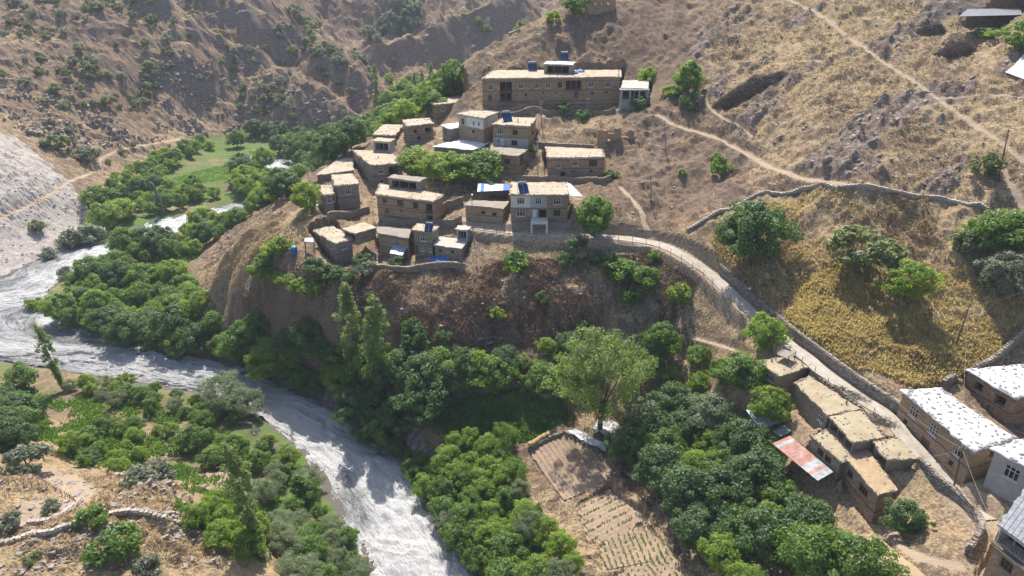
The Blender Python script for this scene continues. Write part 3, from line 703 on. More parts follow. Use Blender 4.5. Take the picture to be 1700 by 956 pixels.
# ------------------------------------------------------------------ houses
RNG = np.random.default_rng(7)
def inset(Q, d):
    out = []
    n = len(Q)
    for i in range(n):
        a, b, c_ = Q[i - 1][:2], Q[i][:2], Q[(i + 1) % n][:2]
        e1 = (b - a) / np.linalg.norm(b - a); e2 = (c_ - b) / np.linalg.norm(c_ - b)
        n1 = np.array([-e1[1], e1[0]]); n2 = np.array([-e2[1], e2[0]])
        k = n1 + n2; k = k / (np.dot(k, n1) + 1e-6) ; out.append(b + k * d)
    return np.array(out)
def face_grid(mb, A, B, z0, z1, wins, depth, mat_of, mis, inner):
    """one wall face with real openings; A,B are plan points, wins = (s,z,w,h,style) in metres"""
    L = np.linalg.norm(B - A); e = (B - A) / L; nrm = np.array([e[1], -e[0]])
    rects = []
    for (s, z, w, h, st) in wins:
        x0 = max(0.12, s * L - w / 2); x1 = min(L - 0.12, s * L + w / 2); rects.append((x0, x1, z - h / 2, z + h / 2, st))
    xs = sorted(set([0.0, L] + [r[0] for r in rects] + [r[1] for r in rects] + [L * t for t in mat_of.get('cuts', [])]))
    zs = sorted(set([z0, z1] + [r[2] for r in rects] + [r[3] for r in rects] + mat_of.get('zcuts', [])))
    zs = [z for z in zs if z0 <= z <= z1]
    P = lambda x, z, d=0.0: (A[0] + e[0] * x - nrm[0] * d, A[1] + e[1] * x - nrm[1] * d, z)
    for i in range(len(xs) - 1):
        for j in range(len(zs) - 1):
            xc = (xs[i] + xs[i + 1]) / 2; zc = (zs[j] + zs[j + 1]) / 2
            if any(r[0] < xc < r[1] and r[2] < zc < r[3] for r in rects): continue
            mb.quad(P(xs[i], zs[j]), P(xs[i + 1], zs[j]), P(xs[i + 1], zs[j + 1]), P(xs[i], zs[j + 1])); mis.append(mat_of['f'](xc / L, zc))
    for (x0, x1, a, b, st) in rects:
        d = depth.get(st, 0.28); mi = mat_of['f']((x0 + x1) / 2 / L, (a + b) / 2)
        for q in ((P(x0, a), P(x0, b), P(x0, b, d), P(x0, a, d)), (P(x1, b), P(x1, a), P(x1, a, d), P(x1, b, d)), (P(x0, b), P(x1, b), P(x1, b, d), P(x0, b, d)), (P(x1, a), P(x0, a), P(x0, a, d), P(x1, a, d))):
            mb.quad(*q); mis.append(mi)
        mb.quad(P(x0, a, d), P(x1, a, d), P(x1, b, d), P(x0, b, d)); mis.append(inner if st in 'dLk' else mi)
    return rects, e, nrm, L, P
DEPTH = {'d': 0.9, 'L': 1.7, 'w': 0.30, 'k': 0.5, 'b': 0.22, 'D': 0.22}
def put_window(root, P, e, nrm, r, base):
    x0, x1, a, b, st = r; w = x1 - x0; h = b - a; ax = (e[0], e[1], 0); ay = (nrm[0], nrm[1], 0)
    C3 = lambda x, z, d: np.array(P(x, z, d)) - base
    if st in ('w', 'k'):
        mb = MB(); t = 0.085; dd = 0.12; m = M['frame'] if st == 'w' else M['brownframe']
        mb.box(C3((x0 + x1) / 2, a + t / 2, dd), (w, 0.07, t), ax, ay); mb.box(C3((x0 + x1) / 2, b - t / 2, dd), (w, 0.07, t), ax, ay)
        for xx in (x0 + t / 2, x1 - t / 2): mb.box(C3(xx, (a + b) / 2, dd), (t, 0.068, h - 2 * t), ax, ay)
        nm = 2 if w > 1.0 else 1
        if w > 2: nm = 5
        for q in range(nm): mb.box(C3(x0 + w * (q + 1) / (nm + 1), (a + b) / 2, dd), (t * 0.85, 0.062, h - 2 * t), ax, ay)
        mb.box(C3((x0 + x1) / 2, a + h * 0.66, dd), (w - 2 * t, 0.056, t * 0.8), ax, ay)
        f = mb.build('window', m, root)
        pm = MB().quad(*[C3(x, z, 0.18) for x, z in ((x0, a), (x1, a), (x1, b), (x0, b))]); pm.build('pane', M['glass'], f)
        if st == 'w':
            sl = MB(); sl.box(C3((x0 + x1) / 2, a - 0.05, -0.04), (w + 0.16, 0.16, 0.08), ax, ay); sl.build('sill', M['frame'], f)
    elif st in ('b', 'D'):
        mb = MB(); m = M['door'] if st == 'b' else M['frame']; k = 3
        for q in range(k): mb.box(C3(x0 + w * (q + 0.5) / k, (a + b) / 2, 0.1 + 0.012 * (q % 2)), (w / k - 0.015, 0.06, h - 0.03), ax, ay)
        d = mb.build('door', m, root)
        hd = MB(); hd.box(C3(x1 - 0.18, (a + b) / 2, 0.02), (0.05, 0.08, 0.16), ax, ay); hd.build('handle', M['rust'], d)
    elif st == 'L':
        n = max(1, int(w / 1.3))
        for q in range(1, n):
            mb = MB(); mb.tube([C3(x0 + w * q / n, a, 0.15), C3(x0 + w * q / n, b, 0.15)], 0.065, 6); mb.build('post', M['pole'], root)
        if h > 1.7:
            mb = MB(); mb.box(C3((x0 + x1) / 2, a + 0.85, 0.05), (w, 0.05, 0.06), ax, ay); mb.box(C3((x0 + x1) / 2, a + 0.45, 0.05), (w, 0.04, 0.05), ax, ay)
            nb = int(w / 0.3)
            for q in range(1, nb): mb.box(C3(x0 + w * q / nb, a + 0.42, 0.05), (0.035, 0.035, 0.84), ax, ay)
            mb.build('railing', M['wood'], root)
            mb = MB(); mb.box(C3((x0 + x1) / 2, a - 0.09, -0.15), (w + 0.4, 0.75, 0.14), ax, ay); mb.build('balcony_floor', M['wood'], root)
def patch_roof(Q, z, over, thick, seed, rough=0.07, dome=0.12, sag=0.0, slope=(0, 0), nres=0.55):
    """slightly uneven slab laid over a quadrilateral plan; ragged overhanging edge"""
    Qo = inset(Q, -over); L1 = np.linalg.norm(Qo[1] - Qo[0]); L2 = np.linalg.norm(Qo[3] - Qo[0])
    n = int(np.clip(L1 / nres, 6, 46)); m = int(np.clip(L2 / nres, 5, 34))
    u, v = np.meshgrid(np.linspace(0, 1, n + 1), np.linspace(0, 1, m + 1))
    XY = (Qo[0][None, None] * ((1 - u) * (1 - v))[..., None] + Qo[1][None, None] * (u * (1 - v))[..., None] + Qo[2][None, None] * (u * v)[..., None] + Qo[3][None, None] * ((1 - u) * v)[..., None])
    X = XY[..., 0]; Y = XY[..., 1]
    edge = np.minimum(np.minimum(u * L1, (1 - u) * L1), np.minimum(v * L2, (1 - v) * L2))
    em = (edge < 0.01) * 1.0
    X = X + em * 0.34 * fbm(X / 0.9, Y / 0.9, seed, 3); Y = Y + em * 0.34 * fbm(X / 1.1, Y / 1.1, seed + 5, 2)
    Zr = z + dome * np.sin(math.pi * u) * np.sin(math.pi * v) + rough * 1.5 * fbm(X / 2.0, Y / 2.0, seed + 9, 3) + rough * 0.6 * fbm(X / 0.6, Y / 0.6, seed + 10, 2) - sag * em + slope[0] * (u - 0.5) + slope[1] * (v - 0.5)
    top = np.stack([X, Y, Zr], -1).reshape(-1, 3); N = (n + 1) * (m + 1)
    bot = top.copy(); bot[:, 2] -= thick
    V = np.vstack([top, bot]); Fc = []
    idx = lambda i, j: j * (n + 1) + i
    for j in range(m):
        for i in range(n):
            a, b, c_, d = idx(i, j), idx(i + 1, j), idx(i + 1, j + 1), idx(i, j + 1); Fc.append((a, b, c_, d)); Fc.append((d + N, c_ + N, b + N, a + N))
    for i in range(n):
        a, b = idx(i, 0), idx(i + 1, 0); Fc.append((a, a + N, b + N, b)); a, b = idx(i, m), idx(i + 1, m); Fc.append((b, b + N, a + N, a))
    for j in range(m):
        a, b = idx(0, j), idx(0, j + 1); Fc.append((b, b + N, a + N, a)); a, b = idx(n, j), idx(n, j + 1); Fc.append((a, a + N, b + N, b))
    return V, Fc
ROCKS = []
def rock_mesh(seed, flat=0.6, mat=None):
    r = np.random.default_rng(seed); V = []; Fc = []
    for k, z in enumerate((-0.5, 0.1, 0.55)):
        rr = (0.85, 1.0, 0.55)[k]
        for i in range(6):
            t = 2 * math.pi * i / 6 + r.uniform(-0.25, 0.25); q = rr * r.uniform(0.75, 1.1); V.append((q * math.cos(t), q * math.sin(t), flat * (z + r.uniform(-0.1, 0.1))))
    for k in range(2):
        for i in range(6): Fc.append((k * 6 + i, k * 6 + (i + 1) % 6, (k + 1) * 6 + (i + 1) % 6, (k + 1) * 6 + i))
    Fc.append(tuple(range(12, 18))); Fc.append(tuple(range(5, -1, -1)))
    return mk('stone', V, Fc, mat or M['pebble'])
for i_ in range(4): ROCKS.append(rock_mesh(100 + i_, 0.45))
HROOT = {}
def house(key, name, label, wall='wall', roof='mud', wins=None, over=0.3, thick=0.28, bands=(), bandedges=(0, 3, 1), matsplit=None, poles=True, group='stone and mud houses of the village', rname='roof', deep=3.0, stones=0, dome=0.12, rough=0.07, cat='house'):
    p = PLAN[key]; base = np.array([p.cen[0], p.cen[1], p.base])
    root = thing(name, base, label, cat, group); HROOT[key] = root
    W = inset(p.Q, over); ztop = p.top - 0.02
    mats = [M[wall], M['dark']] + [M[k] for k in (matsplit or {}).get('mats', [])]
    mb = MB(); mis = []; wins = wins or {}
    wabs = {e_: [(s, p.base + z, w, h, st) for (s, z, w, h, st) in lst] for e_, lst in wins.items()}
    holder = []
    for j in range(4):
        A, B = W[j], W[(j + 1) % 4]
        mo = {'f': lambda s, z: 0}
        if matsplit and j in matsplit['edges']:
            mo = {'f': (lambda s, z: matsplit['f'](s, z - p.base)), 'cuts': matsplit.get('cuts', []), 'zcuts': [p.base + q for q in matsplit.get('zcuts', [])]}
        res = face_grid(mb, A, B, p.base - deep, ztop, wabs.get(j, []), DEPTH, mo, mis, 1); holder.append((j, res))
    mb.v = [tuple(np.array(v) - base) for v in mb.v]
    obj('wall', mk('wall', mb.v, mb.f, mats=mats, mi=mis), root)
    for j, (rects, e, nrm, L, P) in holder:
        for r in rects: put_window(root, P, e, nrm, r, base)
        if j in bandedges:
            for zb in bands:
                z = p.base + zb; cuts = [(r[0] - 0.02, r[1] + 0.02) for r in rects if r[2] - 0.06 < z < r[3] + 0.06]
                xs = 0.0; segs = []
                for c0, c1 in sorted(cuts):
                    if c0 > xs: segs.append((xs, c0))
                    xs = max(xs, c1)
                if xs < L: segs.append((xs, L))
                for s0, s1 in segs:
                    if s1 - s0 < 0.3: continue
                    bb = MB(); bb.box(np.array(P((s0 + s1) / 2, z, -0.012)) - base, (s1 - s0, 0.05, 0.13), (e[0], e[1], 0), (nrm[0], nrm[1], 0)); bb.build('timber_beam', M['wood'], root)
    V, Fc = patch_roof(p.Q, p.top + thick - 0.04, 0.0, thick, hash(key) % 97 if False else sum(map(ord, key)), rough, dome)
    V = V - base; ro = obj(rname, mk(rname, V, Fc, M[roof], roof == 'tarp'), root)
    if poles:
        pm = MB()
        for j in (0, 3, 1):
            A, B = W[j], W[(j + 1) % 4]; L = np.linalg.norm(B - A); e = (B - A) / L; nr = np.array([e[1], -e[0]]); k = int(L / 0.55)
            for q in range(1, k):
                c0 = A + e * (L * q / k); a3 = np.array([*(c0 - nr * 0.3), p.top - 0.11]) - base; b3 = np.array([*(c0 + nr * (over - 0.06)), p.top - 0.12]) - base
                pm.tube([a3, b3], 0.055, 5)
        po = pm.build('eave_poles', M['pole'], root); po['kind'] = 'stuff'
    if roof in ('mudg', 'mudr', 'mud') and cat != 'shed':      # small stones weighting the roof edge, clods on the roof
        rs = np.random.default_rng(sum(map(ord, key)) + 11); em = MB(); zt = p.top + thick - 0.02
        for q in range(int(26 + 1.6 * sum(np.linalg.norm(p.Q[(j + 1) % 4] - p.Q[j]) for j in range(4)))):
            if rs.random() < 0.72:
                t = rs.uniform(0, 4); j = int(t); f = t - j; xy = p.Q[j][:2] * (1 - f) + p.Q[(j + 1) % 4][:2] * f; xy = xy * 0.965 + p.cen[:2] * 0.035; dz = 0.03
            else:
                u, v = rs.random(2); Qx = p.Q[:, :2]; xy = Qx[0] * (1 - u) * (1 - v) + Qx[1] * u * (1 - v) + Qx[2] * u * v + Qx[3] * (1 - u) * v; dz = 0.03 + dome * math.sin(math.pi * u) * math.sin(math.pi * v)
            sc = rs.uniform(0.07, 0.2); a_ = rs.uniform(0, 3.1)
            em.box(np.array([xy[0], xy[1], zt + dz]) - base, (sc * rs.uniform(1, 1.8), sc, sc * 0.8), (math.cos(a_), math.sin(a_), rs.normal(0, 0.15)), (-math.sin(a_), math.cos(a_), 0))
        eo = em.build('edge_stones', M['stone'], root); eo['kind'] = 'stuff'
    if stones:
        rs = np.random.default_rng(sum(map(ord, key)) + 3); zt = p.top + thick
        for q in range(stones):
            if q < stones * 0.35:
                t = rs.uniform(0, 4); j = int(t); f = t - j; xy = p.Q[j][:2] * (1 - f) + p.Q[(j + 1) % 4][:2] * f; xy = xy * 0.95 + p.cen[:2] * 0.05
            else:
                kx = q - int(stones * 0.35); nx = max(2, int(math.sqrt((stones * 0.65) / 1.8))); u, v = ((kx % nx) + 0.5) / nx + rs.normal(0, 0.22 / nx), ((kx // nx) + 0.5) / max(1, math.ceil(stones * 0.65 / nx)) + rs.normal(0, 0.02); u = float(np.clip(u, 0.04, 0.96)); v = float(np.clip(v, 0.04, 0.96)); Qx = p.Q[:, :2]; xy = Qx[0] * (1 - u) * (1 - v) + Qx[1] * u * (1 - v) + Qx[2] * u * v + Qx[3] * (1 - u) * v
            o = obj('stone', ROCKS[rs.integers(4)], ro); sc = rs.uniform(0.15, 0.25); o.scale = (sc * rs.uniform(1.0, 1.9), sc, sc * 0.55); o.rotation_euler = (0, 0, rs.uniform(0, 6.28))
            uu = (u if q >= stones * 0.35 else 0); o.location = (*(xy - base[:2]), zt - base[2] + 0.05 + (dome * math.sin(math.pi * u) * math.sin(math.pi * v) if q >= stones * 0.35 else 0.0))
    return root
def hut(key, a, b, depth, height, wall='wallg', roof='mudg', open_front=True, over=0.25, names=('upper_room_wall', 'upper_room_roof'), thick=0.2, dz=0.2):
    """a small room standing on a house roof: a, b are the front foot corners in the photograph"""
    p = PLAN[key]; root = HROOT[key]; base = np.array(root.location); z0 = p.top + dz
    A = PPLANE(*a, z0)[:2]; B = PPLANE(*b, z0)[:2]; e = (B - A) / np.linalg.norm(B - A); n = np.array([-e[1], e[0]])
    Q = np.array([A, B, B + n * depth, A + n * depth]); mb = MB(); mis = []
    L = np.linalg.norm(B - A)
    for j in range(4):
        wl = [(0.5, z0 + height * 0.48, L * 0.78, height * 0.72, 'L')] if (j == 0 and open_front) else []
        face_grid(mb, Q[j], Q[(j + 1) % 4], z0 - 0.3, z0 + height, wl, {'L': min(1.6, depth * 0.8)}, {'f': lambda s, z: 0}, mis, 1)
    mb.v = [tuple(np.array(v) - base) for v in mb.v]
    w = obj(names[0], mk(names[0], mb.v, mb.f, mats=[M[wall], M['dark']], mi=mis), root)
    if open_front:
        for t in (0.36, 0.64):
            c0 = A + e * L * t; pm = MB(); pm.tube([np.array([*c0, z0]) - base, np.array([*c0, z0 + height * 0.86]) - base], 0.07, 6); pm.build('post', M['pole'], w)
    V, Fc = patch_roof(Q, z0 + height + thick - 0.03, over, thick, int(a[0]), 0.05, 0.08); obj(names[1], mk(names[1], V - base, Fc, M[roof]), root)
    return Q, z0 + height + thick

house('long', 'long_house', 'long two-storey stone house with two balconies, highest large house of the village', 'wall2', 'mud', {
  0: [(.06,5.8,1.35,1.5,'w'),(.054,3.0,1.0,1.4,'k'),(.17,5.8,3.2,2.5,'L'),(.17,3.2,3.0,2.0,'L'),(.28,6.1,1.35,1.5,'w'),(.392,6.1,1.35,1.5,'w'),(.476,6.1,1.35,1.5,'w'),(.561,6.1,1.2,1.4,'k'),
      (.661,6.0,4.2,2.4,'L'),(.682,3.5,1.2,1.8,'b'),(.787,6.2,1.4,1.5,'w'),(.914,6.2,1.5,1.6,'w'),(.80,3.9,.6,.7,'d'),(.905,4.0,.6,.7,'d'),(.442,4.1,.5,.45,'d'),(.536,4.1,.5,.45,'d'),(.313,3.7,.7,.8,'k')],
  3: [(.6,5.6,1.0,1.3,'k')]}, bands=(0.9, 2.0, 4.7, 7.1), thick=0.35)
house('pillar', 'pillared_house', 'pale concrete house raised on pillars at the right end of the long house', 'plaster', 'concrete', {0: [(.28,3.6,2.7,1.7,'L'),(.72,3.6,2.7,1.7,'L')]}, poles=False, thick=0.25, over=0.2)
house('far', 'flat_roofed_house', 'mud-roofed stone house farthest up the valley, left of the long house', 'wall', 'mud', {0: [(.25,2.5,1.2,1.2,'w')], 3: [(.35,2.3,.7,1.1,'d'),(.75,2.3,.7,1.1,'d')]}, bands=(1.1, 3.0))
house('pent', 'flat_roofed_house', 'small two-storey stone house with open dark windows left of the white tarpaulin roofs', 'wallg', 'mud', {0: [(.3,2.7,.9,.9,'d'),(.42,.8,.9,1.0,'d'),(.8,2.7,1.6,1.2,'L')]}, bands=(1.8,))
house('terrace', 'low_flat_roofed_house', 'low house with broad flat earth roof above the wooded river bend', 'wallg', 'mud', {1: []}, thick=0.25)
house('pale', 'plastered_house', 'house with white plastered upper storey over bare stone below the long house', 'wall', 'mud', {0: [(.62,3.1,.55,.95,'d'),(.82,3.1,.55,.95,'d'),(.18,3.0,1.1,1.6,'b'),(.6,1.0,.8,.9,'d')]},
  matsplit={'edges': (0, 1), 'mats': ['pinkplaster', 'whitewash'], 'zcuts': [2.0], 'cuts': [.36], 'f': lambda s, z: (0 if z < 2.0 else (2 if s < .36 else 3))})
house('smallw', 'tarpaulin_roofed_house', 'smallest house under a white tarpaulin roof, next to the plastered house', 'wallg', 'tarp', {0: [(.75,2.0,.7,.7,'d')], 3: [(.45,1.6,1.2,1.4,'d')]}, rname='tarpaulin_roof', stones=10, thick=0.18, poles=False, rough=0.1)
house('bigw', 'tarpaulin_roofed_house', 'house under a large crumpled white tarpaulin roof behind the leafy trees', 'wallg', 'tarp', {0: [(.25,2.6,1.2,1.2,'k'),(.6,2.6,1.2,1.2,'k')]}, rname='tarpaulin_roof', stones=16, thick=0.18, poles=False, rough=0.16)
house('white', 'two_storey_house', 'two-storey house with white door and blue solar panel on its roof, village centre', 'wall2', 'mud', {0: [(.21,3.75,1.35,1.6,'w'),(.63,3.6,1.3,1.3,'k'),(.26,1.0,.85,1.8,'D'),(.61,1.0,1.5,1.3,'k'),(.15,1.3,.4,.5,'d')], 1: [(.5,3.6,1.6,1.8,'L')]}, bands=(2.35, 4.6),
  matsplit={'edges': (0,), 'mats': ['plaster'], 'zcuts': [2.2], 'f': lambda s, z: 2 if z < 2.2 else 0})
house('below', 'grey_roofed_house', 'house with a grey flat roof directly below the white-doored house', 'wall', 'mudgrey', {0: [(.62,2.7,1.4,1.3,'k'),(.6,1.2,.45,.4,'d')], 1: [(.5,2.9,2.2,1.8,'L')]}, bands=(1.9,))
house('mid', 'two_storey_house', 'detached brown house with three upper windows, below the roofless ruin', 'wall', 'mud', {0: [(.18,3.1,1.25,1.3,'w'),(.4875,3.6,1.35,1.4,'w'),(.81,3.5,1.9,1.5,'k'),(.275,.75,1.05,1.6,'d'),(.46,1.6,.7,.45,'d'),(.79,1.55,.6,.5,'d')]}, bands=(2.3, 4.35), thick=0.42)
house('porch', 'two_storey_house', 'house with half whitewashed front and pale porch standing on the path', 'wall', 'mud', {0: [(.175,4.25,1.5,1.35,'w'),(.483,4.25,1.3,1.4,'w'),(.81,4.25,1.6,1.4,'w'),(.18,1.75,1.75,1.6,'w'),(.56,1.55,1.5,1.8,'d'),(.42,1.55,.9,1.7,'D'),(.81,1.75,1.5,1.4,'k')], 1: [(.4,4.1,3.4,2.0,'L'),(.4,1.6,3.4,2.0,'L')]}, bands=(2.75,),
  matsplit={'edges': (0,), 'mats': ['whitewash', 'plaster'], 'zcuts': [2.85], 'cuts': [.345, .63], 'f': lambda s, z: 0 if z < 2.85 else (2 if s < .345 else (3 if s < .63 else 0))})
house('low', 'low_house', 'low one-storey stone house beside the path, left of the porch house', 'wall2', 'mudgrey', {0: [(.48,1.7,.9,.7,'d'),(.77,1.6,1.0,.8,'k')]}, bands=(1.1,))
house('brown', 'two_storey_house', 'wide brown timber-banded house with three dark-framed upper windows, left of centre', 'wall', 'mud', {0: [(.14,4.55,1.1,1.0,'k'),(.42,4.45,1.5,1.4,'k'),(.69,4.35,1.25,1.35,'k'),(.17,2.3,1.1,1.2,'b'),(.43,2.6,.4,.4,'d'),(.925,4.1,1.5,1.8,'L'),(.925,1.6,1.5,1.8,'L')]}, bands=(1.2, 2.9, 3.5, 5.2), thick=0.35)
house('wedge', 'corner_house', 'tall stone house with open roof shed, showing two sides at the village left edge', 'wallg', 'mud', {0: [(.29,3.6,1.4,1.6,'w'),(.7,3.3,2.2,2.0,'L'),(.29,1.0,.6,.6,'d')], 3: [(.35,3.5,.9,1.2,'k'),(.58,3.4,.8,1.1,'d')]}, bands=(2.3,))
house('tower', 'narrow_house', 'narrow tall stone house with one white window near the spur tip', 'wallg', 'mud', {0: [(.52,4.7,1.35,1.45,'w')], 3: [(.75,4.6,.7,1.0,'d'),(.75,2.4,.6,.8,'d')]}, bands=(3.2,))
house('annex', 'narrow_house', 'lower narrow stone house with small white window, leaning against the taller one', 'wallg', 'mud', {0: [(.55,2.9,.95,1.0,'w')]}, thick=0.3)
house('yard', 'low_flat_roofed_house', 'broad flat earthen roof terrace at the outer rim of the spur', 'wallg', 'mud', {}, poles=False, thick=0.2, rough=0.12)
house('corner', 'corner_house', 'lowest left stone house above the vine terrace, showing two sides', 'wallg', 'mud', {0: [(.5,3.9,1.2,1.3,'w')], 3: [(.2,3.7,.9,1.0,'k'),(.45,3.6,.7,1.4,'d'),(.78,3.8,.95,1.1,'w'),(.28,1.4,.6,.8,'d'),(.58,1.2,.9,1.8,'d'),(.82,1.5,.7,.8,'d')]}, bands=(2.5,))
house('lower', 'grey_roofed_house', 'house with one white window and dark flat roof in the lowest row', 'wall', 'mudgrey', {0: [(.6,3.4,1.3,1.4,'w')]}, bands=(2.1, 4.4))
house('cube', 'narrow_house', 'small cube-shaped house with three white windows in the lowest row', 'wallg', 'mud', {0: [(.52,4.0,1.4,1.2,'w'),(.47,1.6,.8,.8,'w'),(.86,1.6,.75,.8,'w'),(.12,1.4,.65,2.2,'b')]}, bands=(2.9,))
house('deck', 'low_flat_roofed_house', 'low house with a flat concrete deck for a roof, right end of the lowest row', 'wallg', 'concrete', {0: [(.2,1.4,.6,.6,'d'),(.65,1.4,.6,.6,'d')]}, thick=0.2, poles=False)
RG = 'mud-roofed houses below the path'
house('r_shed', 'flat_roofed_house', 'mud-roofed house with a wide many-paned window, first below the walled path', 'wall', 'mudg', {3: [(.42,2.0,2.6,1.3,'w')]}, group=RG)
house('r_long', 'flat_roofed_house', 'long mud-roofed house with a single white window beside the brushwood fence', 'wallg', 'mudg', {3: [(.84,2.0,1.4,1.2,'w')]}, group=RG)
house('r_open', 'open_fronted_house', 'mud-roofed house open towards the orchard behind a row of posts', 'wallg', 'mudg', {3: [(.5,1.0,5.2,1.5,'L')]}, group=RG)
house('r_terr', 'flat_roofed_house', 'lower house whose earth roof makes a terrace before the posts', 'wallg', 'mudg', {3: [(.35,2.4,1.2,1.1,'k'),(.62,2.4,1.2,1.1,'k')]}, group=RG)
house('r_big', 'flat_roofed_house', 'mud-roofed house with reddish straw roof and two dark windows above the orchard', 'wall', 'mudr', {3: [(.2,2.9,1.2,1.2,'k'),(.62,2.8,1.8,1.2,'k')]}, group=RG, bands=(1.6,))
house('r_hut', 'small_flat_roofed_hut', 'small mud-roofed hut with dark doorway beside the courtyard', 'wallg', 'mudg', {3: [(.6,.7,2.2,1.3,'L')]}, group=RG, cat='hut')
WG = 'houses under stone-weighted white tarpaulins'
house('w_long', 'tarpaulin_roofed_house', 'long stone house under a stone-dotted white tarpaulin roof beside the path', 'wall', 'tarp', {3: [(.2,4.4,1.5,1.5,'w'),(.5,4.4,1.5,1.5,'w'),(.85,4.4,1.5,1.5,'w'),(.13,2.2,.8,.9,'d'),(.45,1.5,1.6,1.9,'b'),(.8,2.1,.8,.9,'d')], 0: [(.55,4.6,1.1,1.2,'d')]}, rname='tarpaulin_roof', stones=120, group=WG, thick=0.25, bands=(3.3,), rough=0.1)
house('w_back', 'tarpaulin_roofed_house', 'stone house with white dotted tarpaulin roof behind the long one, two empty windows', 'wall', 'tarp', {3: [(.28,3.3,1.3,1.3,'d'),(.75,3.1,1.6,1.5,'d'),(.2,1.4,.4,.4,'d'),(.58,1.3,.4,.4,'d')], 0: [(.35,3.3,1.3,1.3,'d')]}, rname='tarpaulin_roof', stones=80, group=WG, thick=0.25, bands=(2.1,), rough=0.1)
house('w_grey', 'tarpaulin_roofed_house', 'grey plastered house with white tarpaulin roof and white window at right edge', 'plaster', 'tarp', {0: [(.55,3.5,1.7,1.7,'w')]}, rname='tarpaulin_roof', stones=44, group=WG, thick=0.25, poles=False, rough=0.1)
house('w_foot', 'metal_roofed_house', 'house with pale metal roof and white balcony in the bottom right corner', 'wall', 'zinc', {0: [(.4,6.6,3.2,1.7,'L'),(.45,4.0,1.4,1.3,'k')]}, group='metal-roofed houses', poles=False, thick=0.15, rough=0.01, dome=0.0,
  matsplit={'edges': (0, 3), 'mats': ['whitewash'], 'zcuts': [5.0], 'f': lambda s, z: 2 if z > 5.0 else 0})
# rooms and sheds built on roofs
hut('long', (903,123), (949,124.5), 5.0, 2.6, 'wall', 'tarp', True)
hut('wedge', (620,251), (648,253), 3.0, 2.6, 'plaster', 'mud', True)
hut('brown', (646,312), (697,318), 2.6, 2.2, 'wallg', 'mudgrey', True)
hut('corner', (573,397), (592,405), 5.0, 2.2, 'wallg', 'mud', True, dz=-0.6)
hut('deck', (759,397), (776,399), 1.6, 2.2, 'plaster', 'concrete', True)
# the pillared house's columns and the porch of the whitewashed house
p = PLAN['pillar']; b_ = np.array(HROOT['pillar'].location); W_ = inset(p.Q, -0.1)
for t in (0.02, 0.36, 0.68, 0.98):
    c0 = W_[0] * (1 - t) + W_[1] * t; mb = MB(); mb.box(np.array([c0[0], c0[1] - 0.5, (p.base - 2.5 + p.top) / 2]) - b_, (0.4, 0.4, p.top - p.base + 2.4)); mb.build('pillar', M['plaster'], HROOT['pillar'])
mb = MB(); c0 = (W_[0] + W_[1]) / 2; mb.box(np.array([c0[0], c0[1] - 0.2, p.top - 0.12]) - b_, (7.6, 1.5, 0.3)); mb.build('lintel_slab', M['concrete'], HROOT['pillar'])
p = PLAN['porch']; b_ = np.array(HROOT['porch'].location); e = (p.Q[1] - p.Q[0])[:2]; L_ = np.linalg.norm(e); e /= L_; n_ = np.array([e[1], -e[0]]); A_ = p.Q[0][:2]
mb = MB(); c0 = A_ + e * L_ * 0.50 + n_ * 1.3; mb.box(np.array([*c0, p.base + 0.55]) - b_, (3.5, 3.2, 0.35), (*e, 0), (*n_, 0)); mb.build('porch_slab', M['whitewash'], HROOT['porch'])
for t in (-1.55, 1.55):
    c0 = A_ + e * (L_ * 0.5 + t) + n_ * 2.7; mb = MB(); mb.box(np.array([*c0, p.base - 1.0]) - b_, (0.4, 0.4, 2.75), (*e, 0), (*n_, 0)); mb.build('pillar', M['whitewash'], HROOT['porch'])
mb = MB(); Qm = [PPLANE(u, v, p.top + 0.25) - b_ for u, v in ((946, 325), (968, 326.5), (947, 305), (941, 304))]; Qt = [q + np.array([0, 0, 0.06]) for q in Qm]
mb.add(Qm + Qt, [(4, 5, 6, 7), (3, 2, 1, 0), (0, 1, 5, 4), (1, 2, 6, 5), (2, 3, 7, 6), (3, 0, 4, 7)]); mb.build('metal_awning', M['zincblue'], HROOT['porch'])
# corrugated look for the foot house: raised seams
p = PLAN['w_foot']; b_ = np.array(HROOT['w_foot'].location)
for q in range(1, 9):
    t = q / 9; a3 = p.Q[0] * (1 - t) + p.Q[1] * t; b3 = p.Q[3] * (1 - t) + p.Q[2] * t; mb = MB(); up = np.array([0, 0, 0.14]); mb.tube([a3 + up - b_, b3 + up - b_], 0.035, 4); mb.build('roof_seam', M['zinc'], HROOT['w_foot'])

